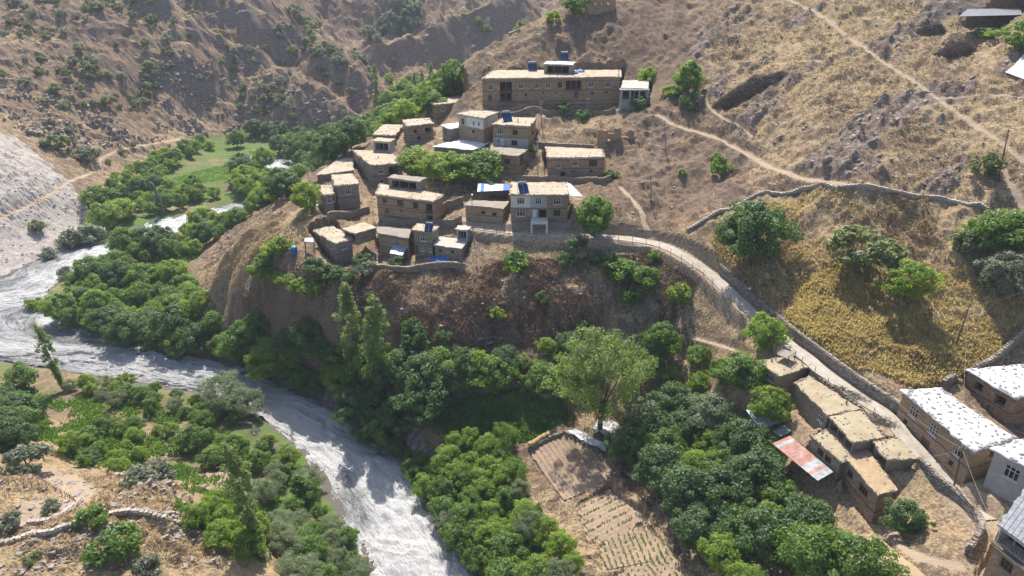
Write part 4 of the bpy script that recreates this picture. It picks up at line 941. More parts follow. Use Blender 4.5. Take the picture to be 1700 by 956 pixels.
# ------------------------------------------------------------------ sheds with sheet roofs
def shed(name, label, corners, zroof, mat, tilt=(0.0, 0.0), post_h=2.2, mat2=None, cat='shed', backwall=None, seams=10):
    Q = [PPLANE(u, v, zroof) for u, v in corners]
    for i, q in enumerate(Q): q[2] += (tilt[0] if i in (1, 2) else 0) + (tilt[1] if i in (2, 3) else 0)
    cen = np.mean(Q, 0); base = np.array([cen[0], cen[1], zroof - post_h]); root = thing(name, base, label, cat)
    n = seams
    for i in range(n):                                     # separate sheets, lapped
        t0, t1 = i / n, (i + 1) / n; up = np.array([0, 0, 0.015 * (i % 2)]); a, b = Q[0] * (1 - t0) + Q[1] * t0, Q[0] * (1 - t1) + Q[1] * t1; c_, d = Q[3] * (1 - t1) + Q[2] * t1, Q[3] * (1 - t0) + Q[2] * t0
        V = [x - base + up for x in (a, b, c_, d)]; V += [x - np.array([0, 0, 0.05]) for x in V]
        mb = MB().add(V, [(0, 1, 2, 3), (7, 6, 5, 4), (0, 4, 5, 1), (1, 5, 6, 2), (2, 6, 7, 3), (3, 7, 4, 0)]); mb.build('roof_sheet', mat2 if (mat2 and (i >= n * 0.62 and i != n - 3 or i == 1)) else mat, root)
    for q in Q:
        g = float(Zq(q[0], q[1])); c0 = q * 0.94 + cen * 0.06; mb = MB(); mb.tube([np.array([c0[0], c0[1], min(g, q[2] - 0.5) - 0.3]) - base, np.array([c0[0], c0[1], q[2] - 0.05]) - base], 0.08, 6); mb.build('post', M['wood'], root)
    if backwall:
        for (i, j) in backwall:
            a, b = Q[i] * 0.95 + cen * 0.05, Q[j] * 0.95 + cen * 0.05; mb = MB(); mid = (a + b) / 2; e = (b - a); L = np.linalg.norm(e); e = e / L
            mb.box(np.array([mid[0], mid[1], zroof - post_h / 2 - 0.55]) - base, (L, 0.35, post_h + 0.6), (e[0], e[1], 0), (-e[1], e[0], 0)); mb.build('wall', M['wallg'], root)
    return root
zr = cast(1335, 775)[2] + 2.0
shed('metal_roofed_shed', 'open shed with a rusty red and grey sheet metal roof above the orchard', [(1282,736),(1357,800),(1383,787),(1311,725)], zr, M['redmetal'], (0.2, 0.2), 2.4, M['zinc'], seams=14)
# sheets run across: the lower sheets are bare zinc
shed('metal_roofed_shed', 'shed with bluish sheet metal roof beneath the spreading tree', [(1262,712),(1300,700),(1292,676),(1238,682)], cast(1270, 705)[2] + 1.7, M['zincblue'], (0.1, 0.2), 2.0)
shed('metal_roofed_shed', 'small lean-to with grey metal roof beside the orchard slope', [(1282,716),(1302,706),(1314,716),(1296,724)], cast(1300, 725)[2] + 1.4, M['zinc'], (0.1, 0.0), 1.8, seams=4)
shed('blue_roofed_shed', 'shed with patched blue roof just above the low path-side house', [(792,318),(846,315.5),(846,307),(794,305)], PLAN['low'].top + 1.9, M['zincblue'], (0, 0.15), 2.4, M['blue'], backwall=[(2, 3), (1, 2)])
po_ = PLAN['open_shed']
shed('long_open_shed', 'long open-fronted shed with grey roof high on the right slope', [(1592,27),(1697,24.5),(1692,20.5),(1604,22.5)], po_.top, M['zinc'], (0, 1.0), po_.H, backwall=[(2, 3)], seams=12)
cc = cast(640, 436)
shed('lean_to', 'small pale lean-to shed in front of the dark-roofed lowest-row house', [(647,420),(668,424),(676,414),(652,411)], cc[2] + 2.0, M['zincblue'], (0, 0.5), 2.0, seams=4, backwall=[(0, 1), (0, 3)])
cc = cast(512, 408)
shed('lean_to', 'tiny shelter with pale sheet roof left of the vine-side corner house', [(505,401),(521,402),(520,396),(506,396)], cc[2] + 1.6, M['zinc'], (0, 0.2), 1.6, seams=3)
cc = cast(1690, 130)
tl = MB(); zc = cc[2]
Qs = [cast(u, v) for u, v in ((1668,122),(1700,134),(1702,88),(1682,112))]
V = [q + np.array([0, 0, 0.35]) for q in Qs]; tl.add(V + [v - np.array([0, 0, 0.12]) for v in V], [(0, 1, 2, 3), (7, 6, 5, 4), (0, 4, 5, 1), (1, 5, 6, 2), (2, 6, 7, 3), (3, 7, 4, 0)])
tag(tl.build('tarpaulin', M['tarp']), 'large white tarpaulin spread on the right slope under the long shed', 'tarpaulin')

# ------------------------------------------------------------------ ruins
def ruin(name, label, at, w, d, prof, yaw=0.0, mat='wall2'):
    g = min(float(Zq(at[0] + dx, at[1] + dy)) for dx in (-w / 2, w / 2) for dy in (0, d * 0.3)); base = np.array([at[0], at[1], g]); root = thing(name, base, label, 'ruin'); root.rotation_euler = (0, 0, yaw)
    r = np.random.default_rng(int(at[0] * 7) % 1000)
    def wallrun(x0, y0, x1, y1, prof):
        L = math.hypot(x1 - x0, y1 - y0); ex, ey = (x1 - x0) / L, (y1 - y0) / L; n = int(L / 0.35); mb = MB()
        for q in range(n):
            t = (q + 0.5) / n; spans = prof(t)
            for (a, b) in spans:
                b2 = b + (r.uniform(-0.12, 0.12) if b > 1.2 else 0); mb.box((x0 + ex * L * t, y0 + ey * L * t, (a + b2) / 2), (L / n + 0.004 * (q % 2), 0.5 + 0.01 * (q % 3), b2 - a), (ex, ey, 0), (-ey, ex, 0))
        mb.build('wall', M[mat], root)
    wallrun(-w / 2, 0, w / 2, 0, prof)
    wallrun(-w / 2, 0.5, -w / 2, d, lambda t: [(-2, 3.8 - 1.5 * t)]); wallrun(w / 2, 0.5, w / 2, d, lambda t: [(-2, 2.6 - 0.8 * t)]); wallrun(-w / 2, d, w / 2, d, lambda t: [(-2, 2.2 + 0.8 * math.sin(9 * t))])
    return root
def prof1(t):
    top = 3.8
    if t < 0.06: top = 4.0
    if 0.20 < t < 0.40: top = 3.0 if t > 0.24 else 3.9
    if 0.40 <= t < 0.56: top = 4.3
    if 0.56 <= t < 0.76: top = 2.2
    if 0.76 <= t < 0.93: top = 3.9
    if t >= 0.93: top = 2.3
    for c_ in (0.27, 0.58, 0.87):
        if abs(t - c_) < 0.04: return [(-2, 1.1), (1.7, top)]
    return [(-2, top)]
ruin('roofless_ruin', 'roofless brown house ruin with jagged wall tops, alone on the slope', RUIN_AT, 9.2, 6.0, prof1)
def prof2(t):
    for c_ in (0.3, 0.52, 0.76):
        if abs(t - c_) < 0.035: return [(-2, 1.9), (2.5, 4.6)]
    return [(-2, 4.6)]
ruin('roofless_ruin', 'brown ruined house on the ridge at the top edge', RUIN2_AT, 8.4, 6.0, prof2)

# ------------------------------------------------------------------ solar water heaters
def heater(label, u, v, zplane, yaw=0.0, k=1.0):
    q = PPLANE(u, v, zplane); root = thing('solar_water_heater', (q[0], q[1], zplane - 0.06), label, 'solar heater', 'solar water heaters on the roofs', yaw)
    mb = MB(); n = np.array([0, -math.sin(math.radians(48)), math.cos(math.radians(48))]); ay = np.array([0, math.cos(math.radians(48)), math.sin(math.radians(48))])
    for s in (-0.52, 0.52):
        m = MB(); m.box(np.array([s, 0.0, 0.95]) * k, (1.0 * k, 2.1 * k, 0.09 * k), (1, 0, 0), ay, n); m.build('panel', M['panel'], root)
    m = MB(); m.tube([(-0.85 * k, 0.95 * k, 1.95 * k), (0.85 * k, 0.95 * k, 1.95 * k)], 0.27 * k, 10); m.build('tank', M['zinc'], root)
    m = MB()
    for s in (-0.95, 0.95):
        m.box((s * k, 0.85 * k, 0.85 * k), (0.06, 0.06, 1.75 * k)); m.box((s * k, -0.65 * k, 0.1 * k), (0.06, 0.06, 0.3 * k)); m.box((s * k, 0.1 * k, 0.03), (0.05, 1.6 * k, 0.05))
    m.build('frame', M['rust'], root)
heater('solar water heater on the left part of the long house roof', 884, 118, PLAN['long'].top + 0.4, 0.15, 1.15)
heater('solar water heater on top of the white-roofed upper room, highest of all', 937, 100.5, PLAN['long'].top + 3.05, 0.0, 1.1)
heater('solar water heater on the roof of the white-doored two-storey house', 842, 202, PLAN['white'].top + 0.3, 0.35, 1.15)
heater('solar water heater on the roof of the porch house by the path', 869, 320, PLAN['porch'].top + 0.3, 0.3, 1.0)
heater('solar water heater on the roof of the small cube-shaped house', 712, 384, PLAN['cube'].top + 0.3, -0.1, 0.8)
# chimneys / roof vents on mud roofs
def pipe(u, v, zplane, h, label):
    q = PPLANE(u, v, zplane); root = thing('stove_pipe', (q[0], q[1], zplane - 0.1), label, 'stove pipe', 'stove pipes on roofs')
    m = MB(); m.tube([(0, 0, 0), (0, 0, h)], 0.11, 7); m.build('pipe', M['rust'], root); m = MB(); m.tube([(0, 0, h + 0.004), (0, 0, h + 0.14)], [0.2, 0.05], 7); m.build('cap', M['rust'], root)
pipe(925, 125, PLAN['long'].top + 0.4, 0.9, 'stove pipe in front of the upper room of the long house')
pipe(860, 203, PLAN['white'].top + 0.3, 0.8, 'stove pipe near the front edge of the white-doored house roof')
pipe(1405, 670, PLAN['r_long'].top + 0.3, 0.5, 'short dark stove pipe on the long mud roof below the path')
pipe(1281, 600, PLAN['r_shed'].top + 0.3, 0.4, 'short dark stove pipe on the first mud roof below the path')
pipe(628, 262, PLAN['wedge'].top + 0.3, 0.5, 'stove pipe on the tall corner house roof')

# ------------------------------------------------------------------ path, walls, fences
def offset_line(L, d):
    T = np.gradient(L[:, :2], axis=0); T /= np.linalg.norm(T, axis=1)[:, None] + 1e-9
    out = L.copy(); out[:, 0] += -T[:, 1] * d; out[:, 1] += T[:, 0] * d; return out
def resample(L, step):
    d = np.concatenate([[0], np.cumsum(np.hypot(*np.diff(L[:, :2], axis=0).T))]); n = max(2, int(d[-1] / step)); t = np.linspace(0, d[-1], n)
    return np.stack([np.interp(t, d, L[:, k]) for k in range(L.shape[1])], 1)
def build_path():
    L = resample(PATH, 0.7); nw = 7; rows = []
    for k in range(nw):
        f = k / (nw - 1) * 2 - 1; wd = 1.25 + 0.30 * fbm(L[:, 0] / 3, L[:, 1] / 3, 91 + (k > 3), 2)
        o = offset_line(L, 0); T = np.gradient(L[:, :2], axis=0); T /= np.linalg.norm(T, axis=1)[:, None]
        o[:, 0] += -T[:, 1] * wd * f; o[:, 1] += T[:, 0] * wd * f; o[:, 2] = L[:, 2] + 0.03 - 0.02 * abs(f); rows.append(o)
    edge = [r.copy() for r in (rows[0], rows[-1])]
    for r in edge: r[:, 2] -= 0.35
    R = np.stack([edge[0]] + rows + [edge[1]], 1); m = R.shape[1]; V = R.reshape(-1, 3); n = len(L)
    i = np.arange(n - 1)[:, None] * m + np.arange(m - 1)[None]; Fq = np.stack([i, i + 1, i + 1 + m, i + m], -1).reshape(-1, 4)
    tag(obj('path', mk_np('path', V, Fq[:, ::-1], M['pathway'], False)), 'pale concrete path curving along the hillside', None, None, 'structure')
build_path()
BLOCKS = []
def stone_wall(name, label, L, height, thick=0.5, mat='dry', stone=0.42, group=None, seed=1, foot=0.4):
    """dry stone wall: a core with courses of uneven stones set into both faces and along the top"""
    L = resample(L, 0.8); r = np.random.default_rng(seed); base = L[len(L) // 2].copy(); root = thing(name, base, label, 'wall', group)
    T = np.gradient(L[:, :2], axis=0); T /= np.linalg.norm(T, axis=1)[:, None] + 1e-9; N = np.stack([-T[:, 1], T[:, 0]], 1)
    hh = height * (1 + 0.10 * fbm(L[:, 0] / 3, L[:, 1] / 3, seed, 2)); V = []; Fc = []
    for i in range(len(L)):
        for (sd, zz) in ((-1, -foot), (-1, hh[i] - 0.08), (1, hh[i] - 0.08), (1, -foot)): V.append((L[i, 0] + N[i, 0] * sd * thick / 2, L[i, 1] + N[i, 1] * sd * thick / 2, L[i, 2] + zz))
    for i in range(len(L) - 1):
        for k in range(3): Fc.append((i * 4 + k, i * 4 + k + 1, (i + 1) * 4 + k + 1, (i + 1) * 4 + k))
    Fc += [(0, 1, 2, 3), tuple(4 * (len(L) - 1) + k for k in (3, 2, 1, 0))]
    obj('core', mk('core', np.array(V) - base, Fc, M[mat]), root)
    mb = MB(); d = np.concatenate([[0], np.cumsum(np.hypot(*np.diff(L[:, :2], axis=0).T))]); tot = d[-1]
    def at(s): return np.array([np.interp(s, d, L[:, k]) for k in range(3)]), np.interp(s, d, hh), np.array([np.interp(s, d, T[:, 0]), np.interp(s, d, T[:, 1])])
    nc = max(1, int(height / (stone * 0.55)))
    for side in (-1, 1):
        for c_ in range(nc):
            s = r.uniform(0, stone)
            while s < tot:
                w = stone * r.uniform(0.6, 1.35); p, h, t = at(min(s + w / 2, tot)); n = np.array([-t[1], t[0]]); hz = h / nc
                mb.box((p[0] + n[0] * side * thick * 0.5, p[1] + n[1] * side * thick * 0.5, p[2] + hz * (c_ + 0.5) - 0.04), (w * 0.93, 0.14 + r.uniform(0, 0.12), hz * r.uniform(0.78, 0.95)), (t[0], t[1], r.uniform(-0.08, 0.08)), (n[0], n[1], 0)); s += w
    s = 0.0
    while s < tot:
        w = stone * r.uniform(0.7, 1.4); p, h, t = at(min(s + w / 2, tot)); n = np.array([-t[1], t[0]])
        mb.box((p[0], p[1], p[2] + h - 0.03 + r.uniform(-0.05, 0.05)), (w * 0.94, thick * r.uniform(0.8, 1.1), 0.22), (t[0], t[1], r.uniform(-0.1, 0.1)), (n[0], n[1], r.uniform(-0.1, 0.1))); s += w
    o = mb.build('stonework', M[mat], root); o.data.transform(__import__('mathutils').Matrix.Translation(tuple(-base))); o['kind'] = 'stuff'
    return root
def ground_line(pts, n=4):
    L = smooth_line([cast(u, v) for u, v in pts], n); L[:, 2] = Zq(L[:, 0], L[:, 1]); return L
# retaining wall on the uphill side of the path
k0 = np.argmin([np.hypot(*(p_[:2] - cast0(1182, 448, Z0)[:2])) for p_ in PATH]); k1 = np.argmin([np.hypot(*(p_[:2] - cast0(1478, 690, Z0)[:2])) for p_ in PATH])
Lw = offset_line(resample(PATH[k0:k1 + 1], 1.5), 2.1); Lw[:, 2] -= 0.1
stone_wall('retaining_wall', 'long dry stone retaining wall between the path and the weedy yellow terrace', Lw, 1.75, 0.55, seed=3)
stone_wall('stone_wall', 'low pale-topped stone wall curving along the upper edge of the dry terrace', ground_line([(1140,382),(1180,359),(1250,327),(1330,314),(1400,311),(1480,318),(1560,329),(1640,349)]), 0.4, 0.6, 'pale', seed=4)
stone_wall('stone_wall', 'stone wall behind the back tarpaulin-roofed house at the right edge', ground_line([(1562,645),(1604,629),(1643,606),(1700,556)]), 1.3, 0.5, seed=5)
stone_wall('courtyard_wall', 'curved stone wall around the small dry garden beside the path', ground_line([(1524,772),(1552,803),(1586,829),(1616,860),(1626,884),(1606,920)]), 1.3, 0.5, seed=6)
stone_wall('terrace_wall', 'stone terrace wall under the round green tree right of the pillared house', ground_line([(1127,180),(1145,181),(1163,180)]), 3.0, 0.6, seed=7)
stone_wall('rubble_wall', 'lower pale rubble wall on the dry knoll at bottom left', ground_line([(-10,903),(40,893),(80,886),(131,866)]), 0.35, 0.55, 'pale', seed=8, group='rubble walls on the knoll')
stone_wall('rubble_wall', 'upper rubble wall below the dirt track bend on the knoll', ground_line([(36,878),(72,869),(102,856),(134,832)]), 0.35, 0.55, 'pale', seed=9, group='rubble walls on the knoll')
stone_wall('rubble_wall', 'short rubble wall on the knoll rim above the river trees', ground_line([(182,856),(215,850),(250,856),(275,862)]), 0.45, 0.55, 'pale', seed=10, group='rubble walls on the knoll')
stone_wall('field_wall', 'low mossy stone edging on the upper side of the ploughed plot', ground_line([(878,750),(905,732),(932,720)]), 0.4, 0.4, seed=11)
for q, (pts, h, lb) in enumerate([
  ([(760,262),(790,268),(812,262)], 1.4, 'terrace wall under the tarpaulin-roofed house in the village centre'),
  ([(880,240),(930,246),(985,248)], 1.0, 'low terrace wall behind the detached brown house'),
  ([(868,300),(900,302),(950,304),(1012,300)], 1.2, 'terrace wall along the foot of the detached brown house'),
  ([(640,372),(680,376),(730,377),(765,370)], 1.5, 'terrace wall between the wide brown house and the lowest row'),
  ([(545,366),(575,362),(612,352)], 1.4, 'terrace wall below the narrow houses at the spur edge'),
  ([(735,350),(750,345),(768,338)], 1.6, 'short stepped wall between the wide brown house and the low house'),
  ([(800,190),(850,194),(905,192),(960,190),(1020,186)], 1.2, 'rough stone wall along the foot of the long house'),
  ([(600,452),(650,450),(700,447),(770,445)], 1.1, 'rubble terrace wall below the lowest row of houses'),
  ([(850,384),(885,377),(945,380)], 1.0, 'low wall along the inner side of the path at the porch house')]):
    stone_wall('terrace_wall', lb, ground_line(pts), h, 0.5, 'wallg', seed=20 + q, group='terrace walls in the village')
# wire fence along the valley side of the path
def wire_fence(name, label, L, step, h, inset_=0.0, group=None, wires=2):
    L = resample(L, step); base = L[len(L) // 2].copy(); root = thing(name, base, label, 'fence', group)
    for q in L:
        m = MB(); lean = RNG.uniform(-0.08, 0.08); m.tube([q - base - np.array([0, 0, 0.3]), q - base + np.array([lean, 0, h])], 0.045, 5); m.build('post', M['rust'], root)
    for w in range(wires):
        m = MB(); m.tube([q - base + np.array([0, 0, h * (0.9 - 0.4 * w)]) for q in L], 0.014, 3); m.build('wire', M['rust'], root)
Lf = offset_line(resample(PATH[:k1], 1.0), -1.75); wire_fence('wire_fence', 'thin post and wire fence along the valley side of the path', Lf, 2.6, 1.15)
Lf = ground_line([(1430,640),(1460,650),(1500,648),(1540,640)]); wire_fence('wire_fence', 'short wire fence above the retaining wall at the yellow weeds', Lf, 2.2, 1.1)
Lf = ground_line([(0,798),(60,806),(105,822),(128,838)]); wire_fence('brush_fence', 'rickety stick fence along the dirt track on the knoll', Lf, 0.9, 0.8)

# ------------------------------------------------------------------ poles and cables
POLES = {}
def pole(key, label, b, t, lamp=False, mat='pole', onroof=None, group='utility poles'):
    g = PPLANE(*b, onroof) if onroof is not None else cast(*b)
    r = ray(*t); k = (g[1] / SC) / r[1]; top = toW(r * k); h = max(2.5, top[2] - g[2]); dx = top[0] - g[0]
    root = thing('street_lamp' if lamp else 'utility_pole', g, label, 'lamp post' if lamp else 'pole', 'street lamps' if lamp else group)
    m = MB(); m.tube([(0, 0, -0.4), (dx * 0.5, 0, h * 0.5), (dx, 0, h)], [0.085, 0.075, 0.06] if lamp else [0.13, 0.11, 0.08], 8); m.build('pole', M[mat], root)
    if lamp:
        m = MB(); m.tube([(dx, 0, h - 0.1), (dx + 0.1, -0.5, h + 0.15), (dx + 0.15, -1.1, h + 0.25)], 0.04, 5); m.build('arm', M['zinc'], root)
        m = MB(); m.box((dx + 0.17, -1.3, h + 0.25), (0.28, 0.6, 0.14)); m.build('lamp_head', M['frame'], root)
    else:
        m = MB(); m.box((dx, 0.0, h - 0.35), (1.1, 0.09, 0.09)); m.build('crossarm', M[mat], root)
        for s in (-0.45, 0.0, 0.45):
            m = MB(); m.tube([(dx + s, 0, h - 0.29), (dx + s, 0, h - 0.12)], [0.05, 0.03], 6); m.build('insulator', M['frame'], root)
    POLES[key] = np.array(g) + np.array([dx, 0, h - 0.2])
pole('a', 'wooden pole in the yellow weeds above the tarpaulin roofs', (1587,572), (1610,505), mat='wood')
pole('b', 'wooden pole at the near corner of the long tarpaulin-roofed house', (1581,820), (1598,742), mat='wood')
pole('c', 'thin pole beside the footpath right of the detached brown house', (1081,330), (1080,290))
pole('d', 'thin pole higher on the slope, right of the roofless ruin', (1106,252), (1103,200))
pole('e', 'pole on the spur edge next to the bright left-hand tree', (517,312), (507,276))
pole('f', 'lamp pole between the narrow house and the lowest left house', (534,372), (528,339), True, mat='zinc')
pole('g', 'tall thin pole standing before the open-shed brown house', (659,300), (658,262), onroof=None)
pole('h', 'pole in front of the long house below its balcony', (899,205), (898,166))
pole('i', 'pole beside the grey-roofed house in the village centre', (893,297), (892,246))
pole('j', 'lamp post at the left end of the concrete path', (785,371), (783,322), True, mat='zinc')
pole('k', 'pole on the right slope beside the lone small tree', (1657,299), (1675,214), mat='wood')
pole('l', 'pole in front of the long house left of its middle', (976,196), (975,162))
def cable(a, b, label, sag=0.8, rad=0.022):
    a = np.array(a, float); b = np.array(b, float); pts = [a * (1 - t) + b * t - np.array([0, 0, sag * 4 * t * (1 - t)]) for t in np.linspace(0, 1, 14)]
    m = MB(); m.tube([q - a for q in pts], rad, 4); o = m.build('cable', M['pole'], None, loc=None); o.location = a; tag(o, label, 'cable', 'overhead cables')
Rw = PLAN['w_long']
cable(POLES['a'], PD(1720, 474, 78), 'overhead cable from the weed-field pole to the right edge', 0.6)
cable(POLES['a'], PD(1420, 560, 88), 'overhead cable running left from the weed-field pole', 1.0)
cable(POLES['b'], POLES['a'], 'overhead cable between the weed-field pole and the near house corner pole', 0.8)
cable(POLES['b'], PLAN['r_hut'].Q[1] + np.array([0, 0, .5]), 'overhead cable from the near corner pole to the small hut', 0.4)
cable(POLES['b'], PLAN['w_grey'].Q[0] + np.array([0, 0, -.6]), 'overhead cable from the near corner pole to the grey house', 0.3)
cable(POLES['b'], PLAN['w_foot'].Q[0] + np.array([0, 0, -.6]), 'overhead cable from the near corner pole to the metal-roofed house', 0.3)
cable(POLES['b'], PLAN['w_long'].Q[3] + np.array([-.6, -.3, -1.2]), 'overhead cable strung along the front of the long tarpaulin-roofed house', 0.5)
cable(POLES['c'], POLES['d'], 'overhead cable between the two slope poles', 0.8)
cable(POLES['c'], PLAN['porch'].Q[1] + np.array([0, 0, .4]), 'overhead cable from the slope pole to the porch house', 0.8)
cable(POLES['d'], PLAN['pillar'].Q[1] + np.array([0, 0, .2]), 'overhead cable from the upper slope pole to the pillared house', 0.8)
cable(POLES['e'], POLES['f'], 'overhead cable along the spur edge', 0.8)
cable(POLES['h'], POLES['i'], 'overhead cable from the long house pole to the village centre', 1.0)

# ------------------------------------------------------------------ ploughed plots with ridges, crops
def plot(poly, direction, label, spacing=0.55, amp=0.13, plants=False, seed=0, k=0):
    poly = np.asarray(poly); d = np.array(direction, float); d /= np.linalg.norm(d); n = np.array([-d[1], d[0]])
    c0 = poly.mean(0); a = (poly - c0) @ d; b = (poly - c0) @ n
    nu = int((b.max() - b.min()) / (spacing / 5)); nv = int((a.max() - a.min()) / 0.7)
    Bv, Av = np.meshgrid(np.linspace(b.min(), b.max(), nu), np.linspace(a.min(), a.max(), nv))
    X = c0[0] + Av * d[0] + Bv * n[0]; Y = c0[1] + Av * d[1] + Bv * n[1]
    Zp = Zq(X, Y) + 0.06 + amp * (0.5 + 0.5 * np.cos(2 * math.pi * (Bv + 0.12 * fbm(X / 3, Y / 3, seed, 2)) / spacing)) + 0.05 * fbm(X / 0.5, Y / 0.5, seed + 1, 2)
    V = np.stack([X, Y, Zp], -1).reshape(-1, 3); ins = inpoly(X, Y, poly).ravel()
    i = (np.arange(nv - 1)[:, None] * nu + np.arange(nu - 1)[None]).ravel(); Fq = np.stack([i, i + 1, i + 1 + nu, i + nu], -1)
    Fq = Fq[ins[Fq].all(1)]; used = np.unique(Fq); mp = np.zeros(len(V), int); mp[used] = np.arange(len(used))
    o = obj('field_plot', mk_np('field_plot', V[used], mp[Fq][:, ::-1], M['soil'], True)); tag(o, label, None, None, 'structure')
    if plants:
        r = np.random.default_rng(seed); Vp = []; Fp = []; lv = []
        rows = np.arange(b.min(), b.max(), spacing)
        for bb in rows[::plants]:
            for aa in np.arange(a.min(), a.max(), 0.42):
                x = c0[0] + aa * d[0] + bb * n[0]; y = c0[1] + aa * d[1] + bb * n[1]
                if r.random() < 0.25 or not inpoly(np.array([x]), np.array([y]), poly)[0]: continue
                z = float(Zq(x, y)) + 0.12
                for q in range(4):
                    t = r.uniform(0, 6.28); e = np.array([math.cos(t), math.sin(t), 0]); f = np.array([-e[1], e[0], 0]); s = r.uniform(0.12, 0.24); p0 = np.array([x, y, z + r.uniform(0, 0.1)])
                    nv_ = len(Vp); Vp += [p0 - f * s * 0.4, p0 + e * s + np.array([0, 0, s * 0.7]) - f * s * 0.3, p0 + e * s + np.array([0, 0, s * 0.7]) + f * s * 0.3, p0 + f * s * 0.4]; Fp.append((nv_, nv_ + 1, nv_ + 2, nv_ + 3)); lv += [r.random()] * 4
        if Fp:
            me = mk_np('seedlings', np.array(Vp), np.array(Fp), M['crop']); fattr(me, 'leafvar', lv); o2 = obj('seedlings', me, None); tag(o2, 'rows of seedlings on the ' + label, 'seedlings', None, 'stuff')
W2 = lambda u, v: cast(u, v)[:2]
plot(FIELDS[0], W2(938,838) - W2(877,752), 'bare ploughed plot beside the white sheets', 0.85, 0.24, 0, 11)
plot(FIELDS[1], W2(1010,815) - W2(955,842), 'middle garden plot shaded by trees', 0.8, 0.07, 2, 12)
plot(FIELDS[2], W2(1100,935) - W2(1070,870), 'planted garden plot with seedling rows', 0.8, 0.10, 1, 13)
plot(FIELDS[3], W2(1150,960) - W2(1110,912), 'lowest planted plot at the bottom edge', 0.8, 0.10, 1, 14)
plot(FIELDS[4], W2(290,745) - W2(275,722), 'small ploughed plot among the riverside trees', 0.8, 0.10, 0, 15)
plot(FIELDS[5], W2(365,825) - W2(385,785), 'small weedy plot beside the slender poplar', 0.8, 0.08, 2, 16)

# ------------------------------------------------------------------ odds and ends lying about
def sheet(name, label, corners, mat, seed, lift=0.12, rough=0.18, cat='sheet', n=12):
    C4 = [cast(u, v) for u, v in corners]; u, v = np.meshgrid(np.linspace(0, 1, n), np.linspace(0, 1, n)); XY = sum(C4[i][:2][None, None] * w[..., None] for i, w in enumerate(((1 - u) * (1 - v), u * (1 - v), u * v, (1 - u) * v)))
    X = XY[..., 0] + 0.25 * fbm(XY[..., 0] / 1.0, XY[..., 1] / 1.0, seed, 2); Y = XY[..., 1] + 0.25 * fbm(XY[..., 0] / 1.0, XY[..., 1] / 1.0, seed + 1, 2); Zs = Zq(X, Y) + lift + rough * (0.6 + ridged(X / 0.9, Y / 0.9, seed + 2, 3))
    V = np.stack([X, Y, Zs], -1).reshape(-1, 3); V2 = V - np.array([0, 0, 0.05]); N = len(V); Fc = []
    for j in range(n - 1):
        for i in range(n - 1): a = j * n + i; Fc += [(a, a + 1, a + n + 1, a + n), (a + n + N, a + n + 1 + N, a + 1 + N, a + N)]
    ring = [i for i in range(n)] + [j * n + n - 1 for j in range(1, n)] + [(n - 1) * n + i for i in range(n - 2, -1, -1)] + [j * n for j in range(n - 2, 0, -1)]
    for i in range(len(ring)): a, b = ring[i], ring[(i + 1) % len(ring)]; Fc.append((b, a, a + N, b + N))
    base = V.mean(0); o = obj(name, mk(name, np.vstack([V, V2]) - base, Fc, M[mat]), None, base); tag(o, label, cat); return o
sheet('ground_sheet', 'long white sheet spread along the ploughed plot edge', [(940,722),(1004,752),(1006,738),(955,713)], 'sack', 21)
sheet('ground_sheet', 'heap of white sheeting under the dark walnut trees', [(985,722),(1030,735),(1025,708),(988,700)], 'sack', 24, 0.4, 0.35)
sheet('cloth', 'red cloth draped over the white sheeting', [(985,702),(1000,704),(999,693),(986,691)], 'red', 27, 0.8, 0.3, 'cloth')
sheet('tarpaulin', 'blue tarpaulin lying below the lowest-row deck house', [(712,437),(748,439),(746,430),(716,429)], 'blue', 30, 0.25, 0.25, 'tarpaulin')
cp = PLAN['long'].top + 0.4
for (uv, lb, sd) in (((952,121.5), 'crumpled blue tarpaulin on the long house roof beside the upper room', 1), ((964,119), 'second crumpled blue tarpaulin on the long house roof, farther right', 2)):
    q = PPLANE(*uv, cp); n = 9; u, v = np.meshgrid(np.linspace(-1, 1, n), np.linspace(-1, 1, n)); X = u * 1.2; Y = v * 1.3; Zs = 0.5 * np.exp(-(u * u + v * v)) + 0.22 * ridged(X / 0.8 + sd, Y / 0.8, 40 + sd, 2) + 0.1
    V = np.stack([X, Y, Zs], -1).reshape(-1, 3); Fc = [(j * n + i, j * n + i + 1, (j + 1) * n + i + 1, (j + 1) * n + i) for j in range(n - 1) for i in range(n - 1)]
    mm = mk('tarpaulin', np.vstack([V, V * np.array([1, 1, 0])]), Fc + [tuple(k + n * n for k in f[::-1]) for f in Fc], M['blue']); tag(obj('tarpaulin', mm, None, q), lb, 'tarpaulin')
# blue water barrel on the vine side
g = cast(489, 421); root = thing('water_barrel', g, 'blue water barrel on the dirt ledge beside the vines', 'barrel')
m = MB(); m.tube([(0, 0, 0), (0, 0, 0.3), (0, 0, 0.6), (0, 0, 1.05), (0, 0, 1.5), (0, 0, 1.6)], [0.62, 0.68, 0.66, 0.68, 0.62, 0.4], 14); m.build('drum', M['blue'], root)
for z in (0.3, 1.05): m = MB(); m.tube([(0, 0, z - 0.04), (0, 0, z + 0.04)], 0.71, 14); m.build('hoop', M['blue'], root)
m = MB(); m.tube([(0, 0, 1.604), (0, 0, 1.7)], 0.36, 12); m.build('lid', M['zincblue'], root)
